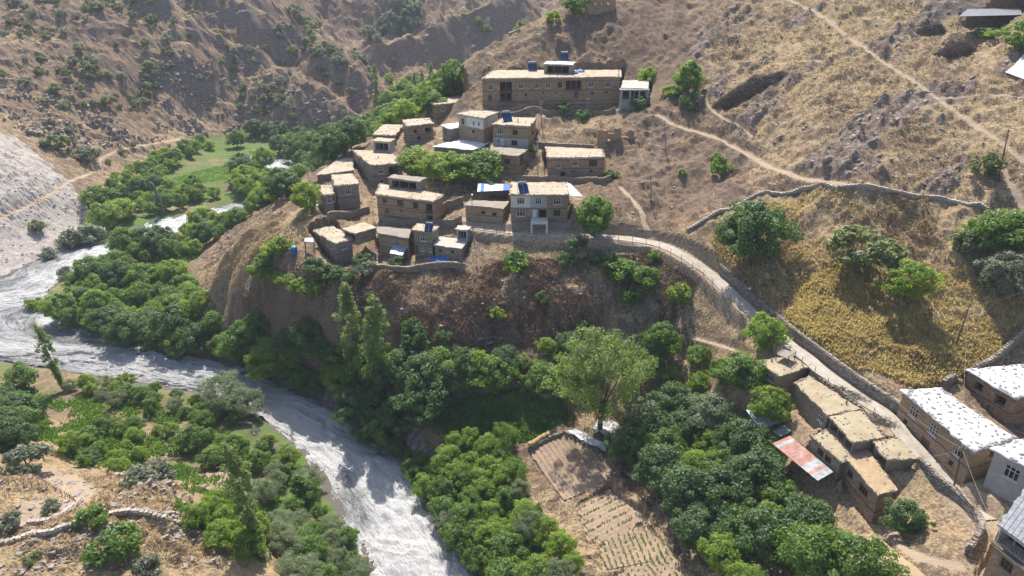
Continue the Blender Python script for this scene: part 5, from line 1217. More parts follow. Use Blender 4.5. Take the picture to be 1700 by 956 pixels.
# hay bundles along the plot edge
for q, (u, v) in enumerate([(882,740),(889,736),(896,731),(903,727),(910,723)]):
    g = cast(u, v); root = thing('hay_bundle', g, ['leftmost','second','middle','fourth','rightmost'][q] + ' hay bundle in the row at the upper corner of the ploughed plot', 'hay bundle', 'hay bundles in a row')
    t = 0.6; m = MB(); m.tube([(-0.55, 0, 0.42), (-0.3, 0, 0.46), (0.3, 0, 0.46), (0.55, 0, 0.42)], [0.36, 0.46, 0.46, 0.36], 9); m.build('straw', M['hay'], root); root.rotation_euler = (0, 0, 0.5 + q * 0.17)
    m = MB(); m.tube([(-0.02, 0, 0.46), (0.02, 0, 0.46)], 0.475, 9); m.build('twine', M['wood'], root)
# dark brushwood heaps: many crossing sticks
def brush(name, label, u, v, wx, wy, hz, n, seed, cat='brushwood', mat='brush', on=None, yaw=0.0):
    g = cast(u, v) if on is None else PPLANE(u, v, on); r = np.random.default_rng(seed); mb = MB()
    for q in range(n):
        a = r.uniform(0, 6.28); rr = math.sqrt(r.random()); x = wx * rr * math.cos(a); y = wy * rr * math.sin(a); 
        if on is None: gx_ = g[0] + x * math.cos(yaw) - y * math.sin(yaw); gy_ = g[1] + x * math.sin(yaw) + y * math.cos(yaw); zb = float(Zq(gx_, gy_)) - g[2]
        else: gx_, gy_, zb = g[0] + x, g[1] + y, 0
        z = zb + hz * (1 - rr * rr) * r.random() ** 0.6 + 0.05; L = r.uniform(0.5, 1.5) * min(1.3, max(wx, wy)); t = r.uniform(0, 6.28); d = np.array([math.cos(t), math.sin(t), r.uniform(-0.35, 0.5)]) * L / 2; k = r.normal(0, 0.12, 3) * L
        c0 = np.array([gx_ - g[0], gy_ - g[1], z]); mb.tube([c0 - d, c0 + k * 0.5, c0 + d], [0.035, 0.03, 0.012], 3)
    o = mb.build(name, M[mat]); o.location = g; tag(o, label, cat, 'brushwood heaps'); return o
brush('brushwood_heap', 'long dark brushwood heap on the slope right of the round tree', 1242, 152, 8.0, 2.4, 3.0, 2200, 51)
brush('brushwood_heap', 'small dark brushwood heap below the long open shed', 1547, 56, 3.0, 1.8, 2.2, 700, 52)
brush('brushwood_heap', 'larger dark brushwood heap beside the trail on the right slope', 1585, 90, 4.4, 2.2, 2.6, 1100, 53)
brush('brushwood_heap', 'bare branches heaped between the mud roofs and the path', 1385, 660, 1.0, 5.0, 0.8, 260, 54, yaw=0.9)
brush('brushwood_heap', 'bare branches lining the path edge nearer the small hut', 1440, 705, 1.0, 4.0, 0.8, 220, 55, yaw=0.9)
brush('fallen_branches', 'pale dead branches reaching into the river from the right bank', 170, 578, 5.5, 1.2, 0.5, 40, 56, 'branch', 'palebark', yaw=0.5)
brush('dead_bush', 'bleached leafless bush on the shaded slope below the path', 1072, 512, 1.9, 1.5, 1.4, 90, 57, 'bush', 'palebark')
# wooden sleeping platform frame on the first roof
q = PPLANE(1303, 598, PLAN['r_shed'].top + 0.3); root = thing('wooden_platform', q, 'raised wooden platform with plank top on the first mud roof below the path', 'platform', None, 0.75)
for k_ in range(6): m = MB(); m.box((-1.0 + 0.4 * k_, 0, 1.15 + 0.01 * (k_ % 2)), (0.37, 2.2, 0.06)); m.build('plank', M['pole'], root)
for x in (-1.1, 1.1):
    for y in (-1.0, 1.0): m = MB(); m.box((x, y, 0.8), (0.1, 0.1, 1.7)); m.build('leg', M['wood'], root)
for y in (-1.08, 1.08): m = MB(); m.box((0, y, 1.6), (2.3, 0.07, 0.08)); m.build('rail', M['wood'], root)
# ladder near the dry garden
g = cast(1470, 893); root = thing('ladder', g, 'wooden ladder lying on the dirt below the orchard house', 'ladder', None, 0.6)
for y in (-0.25, 0.25): m = MB(); m.box((0, y, 0.18), (3.0, 0.07, 0.07)); m.build('rail', M['pole'], root)
for k_ in range(8): m = MB(); m.box((-1.3 + k_ * 0.37, 0, 0.18), (0.05, 0.43, 0.05)); m.build('rung', M['pole'], root)
# the earth-roofed shed in the lower right foreground
zf = cast(1470, 935)[2]
pf = Plan(); pf.Q = np.array([PPLANE(u, v, zf + 0.9) for u, v in ((1508,985),(1545,965),(1445,886),(1424,903))]); pf.top = zf + 0.9; pf.base = zf - 1.6; pf.H = 2.5; pf.cen = pf.Q.mean(0); PLAN['r_foot'] = pf
house('r_foot', 'earth_roofed_shed', 'narrow earth-roofed shed at the bottom edge beside the walnut trees', 'wallg', 'mudr', {}, group='mud-roofed houses below the path', poles=False, thick=0.3, cat='shed')
# courtyard wall and rubble stones
def stones_stuff(name, label, polys, n, smin, smax, seed, mat='stone'):
    r = np.random.default_rng(seed); V = []; Fq = []
    for poly, cnt in zip(polys, n):
        lo = poly.min(0); hi = poly.max(0); k = 0; tries = 0
        while k < cnt and tries < 40:
            xs = r.uniform(lo[0], hi[0], 800); ys = r.uniform(lo[1], hi[1], 800); ok = inpoly(xs, ys, poly) & (river_sd(xs, ys) > 0.2); xs = xs[ok][:cnt - k]; ys = ys[ok][:cnt - k]; zs = Zq(xs, ys); tries += 1
            for x, y, z in zip(xs, ys, zs):
                s = smin * (smax / smin) ** (r.random() ** 2.2); nv = len(V)
                for a in (-1, 1):
                    for b in (-1, 1):
                        for c_ in (-1, 1): V.append((x + s * a * r.uniform(0.55, 1.2) * 0.6, y + s * b * r.uniform(0.55, 1.2) * 0.6, z + s * 0.1 + s * c_ * r.uniform(0.4, 0.9) * 0.4))
                Fq += [tuple(nv + i for i in f) for f in ((0, 1, 3, 2), (4, 6, 7, 5), (0, 4, 5, 1), (2, 3, 7, 6), (0, 2, 6, 4), (1, 5, 7, 3))]; k += 1
    o = obj(name, mk_np(name, np.array(V), np.array(Fq), M[mat])); tag(o, label, None, None, 'stuff')
VILLAGE = polyW([(520,450),(520,300),(700,170),(1080,130),(1160,180),(1120,380),(800,440),(700,450)])
KNOLL = polyW([(-20,955),(-20,790),(130,800),(280,805),(390,955)])
RHILL2 = polyW([(1180,10),(1690,10),(1690,320),(1400,300),(1180,220)])
SPURF = polyW([(400,500),(450,470),(700,450),(1080,420),(1160,470),(1100,560),(800,590),(560,570),(470,600),(420,560)])
SCR2 = polyW([(0,250),(60,270),(130,340),(180,390),(100,415),(0,455)])
stones_stuff('loose_stones', 'loose stones scattered over the slopes', [VILLAGE, KNOLL, RHILL2, SPURF, SCR2], [900, 700, 1500, 250, 700], 0.10, 0.6, 61)
def bank_stones():
    r = np.random.default_rng(62); V = []; Fq = []
    for B, cnt in ((BANK_R, 800), (BANK_L, 600)):
        for q in range(cnt):
            i = r.integers(len(B) - 1); t = r.random(); p = B[i] * (1 - t) + B[i + 1] * t + r.normal(0, 0.8, 2); z = max(float(Zq(p[0], p[1])), zwater(p[1]) - 0.1); s = 0.16 * 5 ** (r.random() ** 2.4); nv = len(V)
            for a in (-1, 1):
                for b in (-1, 1):
                    for c_ in (-1, 1): V.append((p[0] + s * a * r.uniform(0.5, 1.1) * 0.6, p[1] + s * b * r.uniform(0.5, 1.1) * 0.6, z + s * c_ * r.uniform(0.4, 0.9) * 0.5))
            Fq += [tuple(nv + k for k in f) for f in ((0, 1, 3, 2), (4, 6, 7, 5), (0, 4, 5, 1), (2, 3, 7, 6), (0, 2, 6, 4), (1, 5, 7, 3))]
    tag(obj('river_boulders', mk_np('river_boulders', np.array(V), np.array(Fq), M['stone'])), 'boulders along the water edge', None, None, 'stuff')
bank_stones()

def outcrops(name, label, jobs, seed):
    r = np.random.default_rng(seed); V = []; Fq = []
    FB = ((0, 1, 3, 2), (4, 6, 7, 5), (0, 4, 5, 1), (2, 3, 7, 6), (0, 2, 6, 4), (1, 5, 7, 3))
    for poly, cnt, smin, smax, axis, thr in jobs:
        lo = poly.min(0); hi = poly.max(0); xs = r.uniform(lo[0], hi[0], cnt * 12); ys = r.uniform(lo[1], hi[1], cnt * 12); ok = inpoly(xs, ys, poly) & (river_sd(xs, ys) > 0)
        a_ = xs * 0.8 + ys * 0.6; b_ = -xs * 0.6 + ys * 0.8; ok &= (rockmask(xs, ys) > 0.35) if thr == 'mask' else (fbm(a_ / 9, b_ / 5, seed, 3) + r.uniform(-0.15, 0.15, len(xs)) > thr)
        for L, w in TRAILS: ok &= segdist(xs, ys, L) > w + 1.0
        for p in PLAN.values(): ok &= np.hypot(xs - p.cen[0], ys - p.cen[1]) > 9
        xs = xs[ok][:cnt]; ys = ys[ok][:cnt]; zs = Zq(xs, ys)
        for x, y, z in zip(xs, ys, zs):
            s_ = smin * (smax / smin) ** (r.random() ** 1.8); t = axis + r.normal(0, 0.25); e = np.array([math.cos(t), math.sin(t), 0.25 + r.normal(0, 0.15)]); n = np.array([-math.sin(t), math.cos(t), r.normal(0, 0.3)]); u_ = np.array([-0.35 * math.cos(t), 0.25, 1.0]); c0 = np.array([x, y, z - s_ * 0.16]); nv = len(V)
            for a in (-1, 1):
                for b in (-1, 1):
                    for c_ in (-1, 1): V.append(c0 + e * s_ * a * r.uniform(0.5, 1.3) * 0.8 + n * s_ * b * r.uniform(0.4, 1.1) * 0.35 + u_ * s_ * c_ * r.uniform(0.4, 1.1) * 0.26)
            Fq += [tuple(nv + k for k in f) for f in FB]
    tag(obj(name, mk_np(name, np.array(V), np.array(Fq), M['rock'])), label, None, None, 'stuff')
KCLIFF = polyW([(190,800),(280,800),(300,850),(390,950),(300,950),(250,860),(180,850)])
KLOW = polyW([(20,880),(170,880),(180,955),(20,955)])
BLUFF = polyW([(560,690),(620,650),(700,690),(720,770),(690,790),(640,755)])
LEFTR = polyW([(0,130),(100,150),(230,225),(300,215),(280,240),(200,245),(100,235),(0,215)])
SHADE = polyW([(250,120),(400,90),(560,170),(590,230),(480,215),(380,215),(280,225),(200,150)])
FARR = polyW([(600,95),(700,60),(800,30),(900,15),(860,60),(780,110),(680,130)])
outcrops('rock_outcrops', 'angular grey rock slabs breaking through the slopes', [(RHILL2, 520, 0.2, 1.2, 0.62, 'mask'), (KCLIFF, 420, 0.3, 1.1, 0.3, -0.2), (KLOW, 260, 0.25, 0.8, 0.3, 0.05), (BLUFF, 300, 0.5, 2.0, 0.9, -0.3), (LEFTR, 700, 0.6, 2.6, -0.35, -0.05), (SHADE, 900, 0.7, 2.6, -0.4, 0.0), (FARR, 300, 0.8, 2.6, 0.5, 0.05), (SPURF, 420, 0.2, 0.9, 0.4, 0.08), (VILLAGE, 380, 0.2, 0.9, 0.4, 0.0)], 71)

# ------------------------------------------------------------------ trees
def unit(v): return v / (np.linalg.norm(v, axis=-1, keepdims=True) + 1e-9)
def leaf_mesh(name, C, Nn, S, lv, mat, aspect=0.55, r=None):
    n = len(C); t = unit(np.cross(Nn, r.normal(size=(n, 3)))); b = np.cross(Nn, t); S = S[:, None]
    V = np.empty((n, 4, 3)); V[:, 0] = C - t * S; V[:, 1] = C - b * S * aspect + Nn * S * 0.12; V[:, 2] = C + t * S; V[:, 3] = C + b * S * aspect + Nn * S * 0.12
    me = mk_np(name, V.reshape(-1, 3), np.arange(4 * n).reshape(-1, 4), mat); fattr(me, 'leafvar', np.repeat(np.clip(lv, 0, 1), 4)); return me
def crown_points(r, h0, h1, R, nclump, nleaf, clump_r, profile, lobes=0.28, shell=0.55, updown=0.35):
    """clumps of leaves through the outer part of an uneven crown"""
    C = []; N = []; LV = []; ph = r.uniform(0, 6.28, 5); cz = (h0 + h1) / 2; hz = (h1 - h0) / 2; per = nleaf // nclump; cents = []
    for q in range(nclump):
        t = r.uniform(-1, 1); a = r.uniform(0, 6.28); rad = (shell + (1 - shell) * r.random() ** 0.6)
        lob = 1 + lobes * (math.sin(2 * a + ph[0] + 2 * t) * 0.6 + math.sin(3 * a + ph[1] - 3 * t) * 0.5 + math.sin(5 * a + ph[2]) * 0.3 * math.cos(3 * t + ph[3]))
        rr = R * profile(t) * rad * lob; c0 = np.array([rr * math.cos(a), rr * math.sin(a), cz + hz * t * (0.9 + 0.12 * math.sin(3 * a + ph[4]))]); cr = clump_r * r.uniform(0.65, 1.35)
        d = unit(r.normal(size=(per, 3))); rr2 = cr * (0.35 + 0.65 * r.random((per, 1)) ** 0.5); p = c0 + d * rr2 * np.array([1, 1, 0.8])
        out = unit(c0 - np.array([0, 0, cz]))
        nn = unit(d * 0.8 + out * 0.35 + np.array([0, 0, updown]) + r.normal(size=(per, 3)) * 0.45)
        C.append(p); N.append(nn); LV.append(np.full(per, r.random()) * 0.55 + r.random(per) * 0.45); cents.append(c0)
    return np.vstack(C), np.vstack(N), np.concatenate(LV), np.array(cents)
def trunk_mesh(r, h0, h1, rad, cents, nl, mat, lean=0.0):
    m = MB(); top = np.array([lean, 0, h0 + (h1 - h0) * 0.55]); m.tube([(0, 0, -0.5), (0.02, 0.01, h0 * 0.5), (lean * 0.4, 0.05, h0), top], [rad * 1.35, rad, rad * 0.8, rad * 0.3], 7)
    for c0 in cents[r.choice(len(cents), min(nl, len(cents)), replace=False)]:
        st = np.array([lean * 0.4, 0, h0 * r.uniform(0.75, 1.1)]); md = st * 0.5 + c0 * 0.5 + np.array([0, 0, -0.15 * np.linalg.norm(c0 - st)]) * 0.5
        m.tube([st, md, c0], [rad * 0.45, rad * 0.28, rad * 0.08], 5)
    return m.mesh('trunk', mat)
round_p = lambda t: math.sqrt(max(0.02, 1 - t * t)) * (1.05 - 0.15 * t)
flat_p = lambda t: math.sqrt(max(0.02, 1 - t * t)) * (1.0 + 0.1 * t)
cone_p = lambda t: max(0.08, (1 - t) * 0.5) ** 0.7 * 1.15
def pop_p(t): return float((0.28 + 0.72 * sstep(-1.0, 0.1, t)) * (1 - 0.72 * sstep(0.25, 1.05, t)))
KINDS = {}
def kind(key, nvar, h0, h1, R, ncl, nlf, leaf, clr, prof, mat, bark='bark', trad=0.16, aspect=0.55, lobes=0.28, shell=0.5, nl=7, updown=0.35, lean=0.0):
    vs = []
    for q in range(nvar):
        r = np.random.default_rng(sum(map(ord, key)) * 31 + q); C, N, LV, ce = crown_points(r, h0, h1, R, ncl, nlf, clr, prof, lobes, shell, updown)
        S = leaf * r.uniform(0.6, 1.25, len(C)); vs.append((trunk_mesh(r, h0 * 1.0 + 0.3, h1, trad, ce, nl, M[bark], lean), leaf_mesh('crown', C, N, S, LV, LEAF[mat], aspect, r)))
    KINDS[key] = (vs, h1 + clr * 0.6)
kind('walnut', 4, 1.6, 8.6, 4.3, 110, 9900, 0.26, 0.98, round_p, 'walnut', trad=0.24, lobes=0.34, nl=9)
kind('round', 5, 0.9, 5.6, 2.5, 70, 6300, 0.18, 0.70, round_p, 'green', trad=0.13, lobes=0.36)
kind('willow', 3, 0.7, 5.2, 2.7, 90, 7600, 0.20, 0.66, flat_p, 'willow', trad=0.15, aspect=0.26, lobes=0.36, updown=0.1)
kind('poplar', 3, 1.5, 18.0, 1.75, 150, 9000, 0.19, 0.55, pop_p, 'poplar', 'palebark', 0.2, lobes=0.5, shell=0.2, nl=16)
kind('shrub', 5, 0.15, 1.7, 1.15, 26, 1500, 0.15, 0.42, round_p, 'green', trad=0.06, lobes=0.42)
kind('oak', 4, 0.7, 3.6, 2.1, 34, 1300, 0.30, 0.62, round_p, 'oak', trad=0.12, lobes=0.42, nl=5)
kind('spread', 1, 2.5, 12.5, 5.2, 170, 16000, 0.21, 0.9, flat_p, 'poplar', trad=0.3, lobes=0.42, aspect=0.35, nl=12)
kind('young', 3, 0.6, 6.0, 1.45, 46, 2700, 0.21, 0.55, cone_p, 'green', trad=0.08, lobes=0.3)
ORD = ['first', 'second', 'third', 'fourth', 'fifth', 'sixth', 'seventh', 'eighth', 'ninth', 'tenth', 'eleventh', 'twelfth', 'thirteenth', 'fourteenth', 'fifteenth', 'sixteenth', 'seventeenth', 'eighteenth', 'nineteenth', 'twentieth', 'twenty-first', 'twenty-second', 'twenty-third', 'twenty-fourth', 'twenty-fifth', 'twenty-sixth', 'twenty-seventh', 'twenty-eighth', 'twenty-ninth', 'thirtieth']
ORD += ['thirty-' + o for o in ORD[:9]] + ['fortieth'] + ['forty-' + o for o in ORD[:9]] + ['fiftieth'] + ['fifty-' + o for o in ORD[:9]]
TREES = []      # (u of base, region, species word, root, tone) for the labels given at the end
TONE = {'walnut': 'dark green', 'green': 'mid-green', 'bright': 'bright green', 'willow': 'silvery', 'poplar': 'pale green', 'oak': 'olive green', 'grey': 'grey-green'}
SPEC = {'walnut': 'walnut tree', 'round': 'bushy tree', 'willow': 'willow', 'poplar': 'poplar', 'shrub': 'shrub', 'oak': 'oak scrub', 'spread': 'spreading tree', 'young': 'upright young tree'}
NAMES = {'walnut': 'walnut_tree', 'round': 'broadleaf_tree', 'willow': 'willow_tree', 'poplar': 'poplar_tree', 'shrub': 'shrub', 'oak': 'oak_tree', 'spread': 'broadleaf_tree', 'young': 'broadleaf_tree'}
TR = np.random.default_rng(2024)
def proj_u(p): 
    d = p - np.array([0, 0, CAMZ]); D = d[1] * PC - d[2] * PS; return 850 + FP * d[0] / D, D
def tree(g, k, h, leafmat=None, label=None, region=None, wide=1.0, lean=None, parts=True):
    vs, hn = KINDS[k]; tm, cm = vs[TR.integers(len(vs))]; s = h / hn; g = np.asarray(g, float)
    root = bpy.data.objects.new(NAMES[k], None); COL.objects.link(root); root.location = g - np.array([0, 0, 0.05]); root.rotation_euler = ((lean or 0) * 0.3, lean or 0, TR.uniform(0, 6.28) if lean is None else 0); w = wide * TR.uniform(0.92, 1.1)
    root.scale = (s * w, s * w, s)
    t = obj('trunk', tm, root); c_ = obj('crown', cm, root)
    lm = leafmat or cm.materials[0].name
    if leafmat:
        c_.material_slots[0].link = 'OBJECT'; c_.material_slots[0].material = LEAF[leafmat]
    root['category'] = 'shrub' if k == 'shrub' else 'tree'
    tone = TONE[leafmat] if leafmat else TONE[{'round': 'green', 'shrub': 'green', 'spread': 'poplar', 'young': 'green'}.get(k, k)]
    if label: root['label'] = label
    else: TREES.append((proj_u(g)[0], region, tone + ' ' + SPEC[k], root))
    return root
def treepx(u, v, hpx, k, leafmat=None, label=None, region=None, wide=1.0, lean=None):
    g = cast(u, v)
    if g is None: return
    D = proj_u(g)[1]; return tree(g, k, hpx * D / FP / 0.93, leafmat, label, region, wide, lean)
def thicket(poly_px, region, mixk, spacing, hmin, hmax, n, seed, avoid=(), edge=0.6):
    poly = polyW(poly_px); r = np.random.default_rng(seed); lo, hi = poly.min(0), poly.max(0); pts = []
    tot = sum(m[2] for m in mixk); c_ = r.uniform(lo, hi, (2500, 2)); ok = inpoly(c_[:, 0], c_[:, 1], poly) & (river_sd(c_[:, 0], c_[:, 1]) > edge)
    for a in avoid: ok &= ~inpoly(c_[:, 0], c_[:, 1], a)
    for p in c_[ok]:
        if len(pts) >= n: break
        if any(np.hypot(*(p - q)) < spacing * r.uniform(0.75, 1.1) for q in pts): continue
        pts.append(p); x = r.uniform(0, tot)
        for kk, mt, w in mixk:
            x -= w
            if x <= 0: break
        h = r.uniform(hmin, hmax) * (0.72 if kk in ('round', 'willow', 'young') else 1.0) * (0.45 if kk == 'shrub' else 1.0)
        tree((p[0], p[1], float(Zq(p[0], p[1]))), kk, h, mt, None, region)
BF = [polyW(a) for a in ()]
AV = CROP_G + FIELDS
GRN = [('walnut', None, 3), ('walnut', 'green', 2), ('walnut', 'bright', 1), ('round', None, 3), ('round', 'bright', 3), ('round', 'poplar', 1)]
# --- thickets
thicket([(95,545),(135,480),(200,450),(280,440),(308,480),(340,520),(410,572),(468,612),(400,606),(300,590),(200,572)], 'in the thicket inside the river bend', GRN + [('willow', None, 1)], 4.2, 6, 9.5, 56, 301, AV)
thicket([(205,425),(300,398),(370,374),(450,343),(480,330),(440,350),(380,388),(318,432),(300,430),(230,440)], 'on the near bank upstream', GRN, 4.4, 5.5, 9, 44, 302, AV)
thicket([(165,345),(195,300),(255,258),(300,250),(330,240),(360,245),(300,272),(270,306),(320,325),(370,330),(300,352),(200,375)], 'beside the bright meadow', GRN + [('round', 'bright', 3)], 4.4, 5.5, 8.5, 56, 303, AV)
thicket([(370,300),(430,280),(500,275),(515,300),(470,318),(400,332)], 'between the meadow and the water', GRN, 4.6, 6.5, 10, 13, 304, AV)
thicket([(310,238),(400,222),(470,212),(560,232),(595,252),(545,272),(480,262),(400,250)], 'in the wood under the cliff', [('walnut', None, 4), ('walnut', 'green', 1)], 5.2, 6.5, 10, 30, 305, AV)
thicket([(600,215),(622,165),(690,140),(760,135),(770,150),(700,195),(650,222)], 'in the green side valley', [('round', None, 3), ('round', 'bright', 3), ('walnut', 'green', 2)], 5.6, 6, 9.5, 42, 306)
thicket([(470,640),(482,602),(560,605),(650,640),(760,640),(830,648),(850,690),(720,712),(640,735),(600,728),(560,690)], 'at the foot of the spur', GRN + [('round', 'green', 2)], 3.2, 6, 9.5, 80, 307, AV)
thicket([(840,640),(860,600),(930,575),(975,620),(960,680),(880,665)], 'above the shaded meadow', GRN, 3.4, 4, 6, 22, 308, AV)
thicket([(1030,790),(1050,735),(1130,690),(1195,685),(1215,740),(1240,800),(1300,865),(1370,930),(1420,995),(1180,1000),(1165,930),(1125,865),(1070,810)], 'in the walnut orchard', [('walnut', None, 6), ('walnut', 'green', 2), ('walnut', 'willow', 1), ('round', 'bright', 2)], 4.6, 5.5, 8.5, 64, 309, AV)
thicket([(1040,610),(1100,590),(1160,600),(1240,640),(1215,660),(1120,650),(1060,640)], 'along the orchard rim', [('round', None, 3), ('round', 'bright', 3), ('walnut', 'green', 1)], 3.8, 5, 8, 16, 310, AV)
thicket([(692,812),(722,800),(790,880),(840,930),(870,985),(815,975),(770,920),(725,860)], 'on the right bank rapids', [('round', None, 4), ('round', 'bright', 2), ('willow', None, 1), ('young', None, 2)], 2.9, 5.5, 8, 24, 311, AV)
thicket([(745,790),(800,770),(855,800),(872,860),(930,900),(960,975),(890,990),(850,915),(790,860)], 'between the river and the plots', [('round', None, 2), ('round', 'bright', 5), ('willow', 'green', 2), ('willow', None, 1)], 3.3, 4, 7, 24, 312, AV)
thicket([(112,648),(200,642),(300,664),(380,692),(400,712),(370,722),(280,694),(180,672)], 'in the left bank row', [('round', None, 3), ('round', 'bright', 2), ('willow', None, 1)], 3.0, 3.5, 6, 22, 313, AV)
thicket([(405,735),(470,745),(520,805),(560,865),(590,930),(600,985),(490,985),(455,890),(425,810)], 'on the left bank rapids', [('round', None, 3), ('round', 'bright', 2), ('willow', None, 5)], 3.1, 4.0, 6.5, 30, 314, AV)
thicket([(-10,705),(40,690),(75,715),(50,765),(-10,775)], 'in the left edge clump', [('round', None, 2), ('walnut', None, 3)], 3.0, 5, 8, 9, 315, AV)
thicket([(110,755),(170,712),(250,705),(290,728),(235,772),(215,795),(140,795)], 'left of the small plot', [('round', None, 3), ('round', 'bright', 4), ('walnut', None, 1)], 3.0, 3.0, 5.5, 17, 316, AV)
thicket([(290,745),(350,720),(410,745),(420,800),(395,790),(340,775)], 'right of the small plot', [('round', None, 2), ('round', 'bright', 3), ('walnut', 'green', 1)], 3.0, 3.5, 5.5, 7, 317, AV)
thicket([(300,870),(345,845),(400,850),(430,900),(420,935),(360,925)], 'at the foot of the rocky knoll', [('round', None, 2), ('round', 'bright', 4)], 2.7, 4, 6.5, 13, 318, AV)
thicket([(640,745),(690,745),(720,790),(690,800),(655,775)], 'on the rocky bank above the rapids', [('round', None, 3), ('young', None, 2)], 2.8, 4, 6, 8, 319, AV)
def grove(poly_px, region, mixk, n, hmin, hmax, seed, gap):
    """trees whose feet are surveyed sight line by sight line"""
    r = np.random.default_rng(seed); P2 = np.array(poly_px, float); lo, hi = P2.min(0), P2.max(0); pts = []; t = 0; tot = sum(m[2] for m in mixk)
    while len(pts) < n and t < 900:
        t += 1; q = r.uniform(lo, hi)
        if not inpoly(q[:1], q[1:], P2)[0]: continue
        g = cast(*q)
        if g is None or river_sd(g[:1], g[1:2])[0] < 0.6 or any(np.hypot(*(g[:2] - o)) < gap for o in pts): continue
        pts.append(g[:2]); x = r.uniform(0, tot)
        for kk, mt, w in mixk:
            x -= w
            if x <= 0: break
        tree(g, kk, r.uniform(hmin, hmax), mt, None, region)
grove([(605,208),(635,165),(690,150),(750,138),(770,150),(715,195),(650,224)], 'on the side valley floor', [('round', None, 3), ('round', 'bright', 3), ('walnut', 'green', 2)], 40, 5.0, 8.5, 351, 3.2)
grove([(405,570),(440,555),(500,575),(570,590),(565,625),(500,635),(450,615)], 'on the steep bank under the vines', GRN, 20, 4.5, 7.5, 352, 2.6)
grove([(720,795),(755,745),(850,738),(868,790),(800,825)], 'below the shaded meadow', [('round', 'bright', 4), ('willow', 'green', 2), ('shrub', 'bright', 1)], 13, 3.5, 5.5, 353, 2.6)
grove([(560,610),(640,625),(760,620),(840,612),(835,650),(740,662),(640,660),(570,640)], 'high in the spur foot belt', GRN, 18, 4.5, 7.5, 354, 2.8)
# --- single trees
P_ = treepx
P_(107,648,118,'poplar',None,'slender leaning poplar at the water edge on the far left',wide=0.9,lean=-0.13)
P_(440,930,225,'poplar',None,'tall thin poplar leaning over the small weedy plot near the bottom',wide=0.8,lean=-0.12)
P_(592,655,195,'poplar',None,'left one of the two tall poplars in front of the spur',wide=0.85,lean=0.0)
P_(634,668,185,'poplar',None,'right one of the two tall poplars in front of the spur',wide=0.95,lean=0.0)
P_(274,358,56,'poplar','grey','grey leaning poplar in the upstream thicket',lean=-0.25)
for (u, v, h, l) in ((625,158,48,'leftmost'),(690,168,45,'second'),(702,160,42,'third'),(717,158,50,'fourth'),(738,150,40,'rightmost')): P_(u,v,h,'poplar',None,l + ' far poplar from the left in the green side valley')
P_(996,715,178,'spread',None,'large feathery pale green tree at the centre of the orchard edge',wide=0.9)
P_(1242,440,105,'walnut',None,'broad dark tree leaning over the path corner on the dry terrace',wide=0.95)
P_(1422,448,72,'oak','oak','olive round tree in the middle of the dry terrace',wide=1.0)
P_(1503,500,68,'round','bright','bright green round tree on the dry terrace',wide=1.25)
P_(1640,425,78,'round',None,'leafy green tree at the right end of the terrace wall',wide=1.2)
P_(1690,420,70,'round','green','leafy tree cut by the right edge beside the terrace wall',wide=1.2)
P_(1600,420,38,'oak','oak','low olive tree left of the leafy trees at the terrace end')
P_(1662,495,80,'walnut','grey','grey-green broad tree above the back tarpaulin-roofed house',wide=1.0)
P_(1634,292,38,'oak','oak','lone small flat-topped tree on the right slope by the trail')
P_(1265,580,60,'round','bright','bright green tree standing on the path edge below the retaining wall',wide=1.1)
P_(1232,645,62,'round','green','leafy tree left of the first mud-roofed house',wide=1.2)
P_(1275,700,62,'walnut','bright','spreading bright tree over the bluish shed roof',wide=1.0)
P_(1497,885,62,'walnut',None,'dark spreading shrub-like tree against the reddish-roofed house end',wide=0.95)
P_(985,392,68,'walnut','green','full green tree beside the porch house',wide=0.85)
P_(511,350,50,'round','bright','bright tree on the spur edge left of the narrow houses',wide=1.1)
P_(1075,152,38,'walnut','bright','spreading light tree over the pillared house',wide=1.0)
P_(1142,158,52,'walnut','green','round green tree above the stone terrace wall',wide=0.9)
P_(1113,160,18,'shrub','bright','low bright bush between the pillared house and the round tree',wide=1.4)
P_(955,24,34,'round','green','green tree beside the ridge-top ruin',wide=1.3)
P_(918,36,18,'shrub','bright','small bright bush on the ridge left of the ruin')
P_(1694,85,50,'round','green','green tree at the right edge under the long shed',wide=1.2)
P_(1640,62,14,'shrub','bright','low green bush in front of the long open shed',wide=2.0)
for (u, v, h, t) in ((692,296,52,'first'),(722,300,46,'second'),(752,305,50,'third'),(778,304,46,'fourth'),(803,303,54,'fifth')): P_(u,v,h,'round','bright' if u < 800 else 'green','leafy tree in front of the tarpaulin roof, ' + t + ' of five from the left',wide=1.25)
P_(933,188,18,'shrub','walnut','dark bush below the middle of the long house'); P_(966,200,18,'shrub','walnut','dark bush below the right half of the long house')
P_(1063,182,22,'shrub','walnut','dark climbing bush at the foot of the pillared house'); P_(1153,178,24,'shrub','walnut','dark bush against the terrace wall')
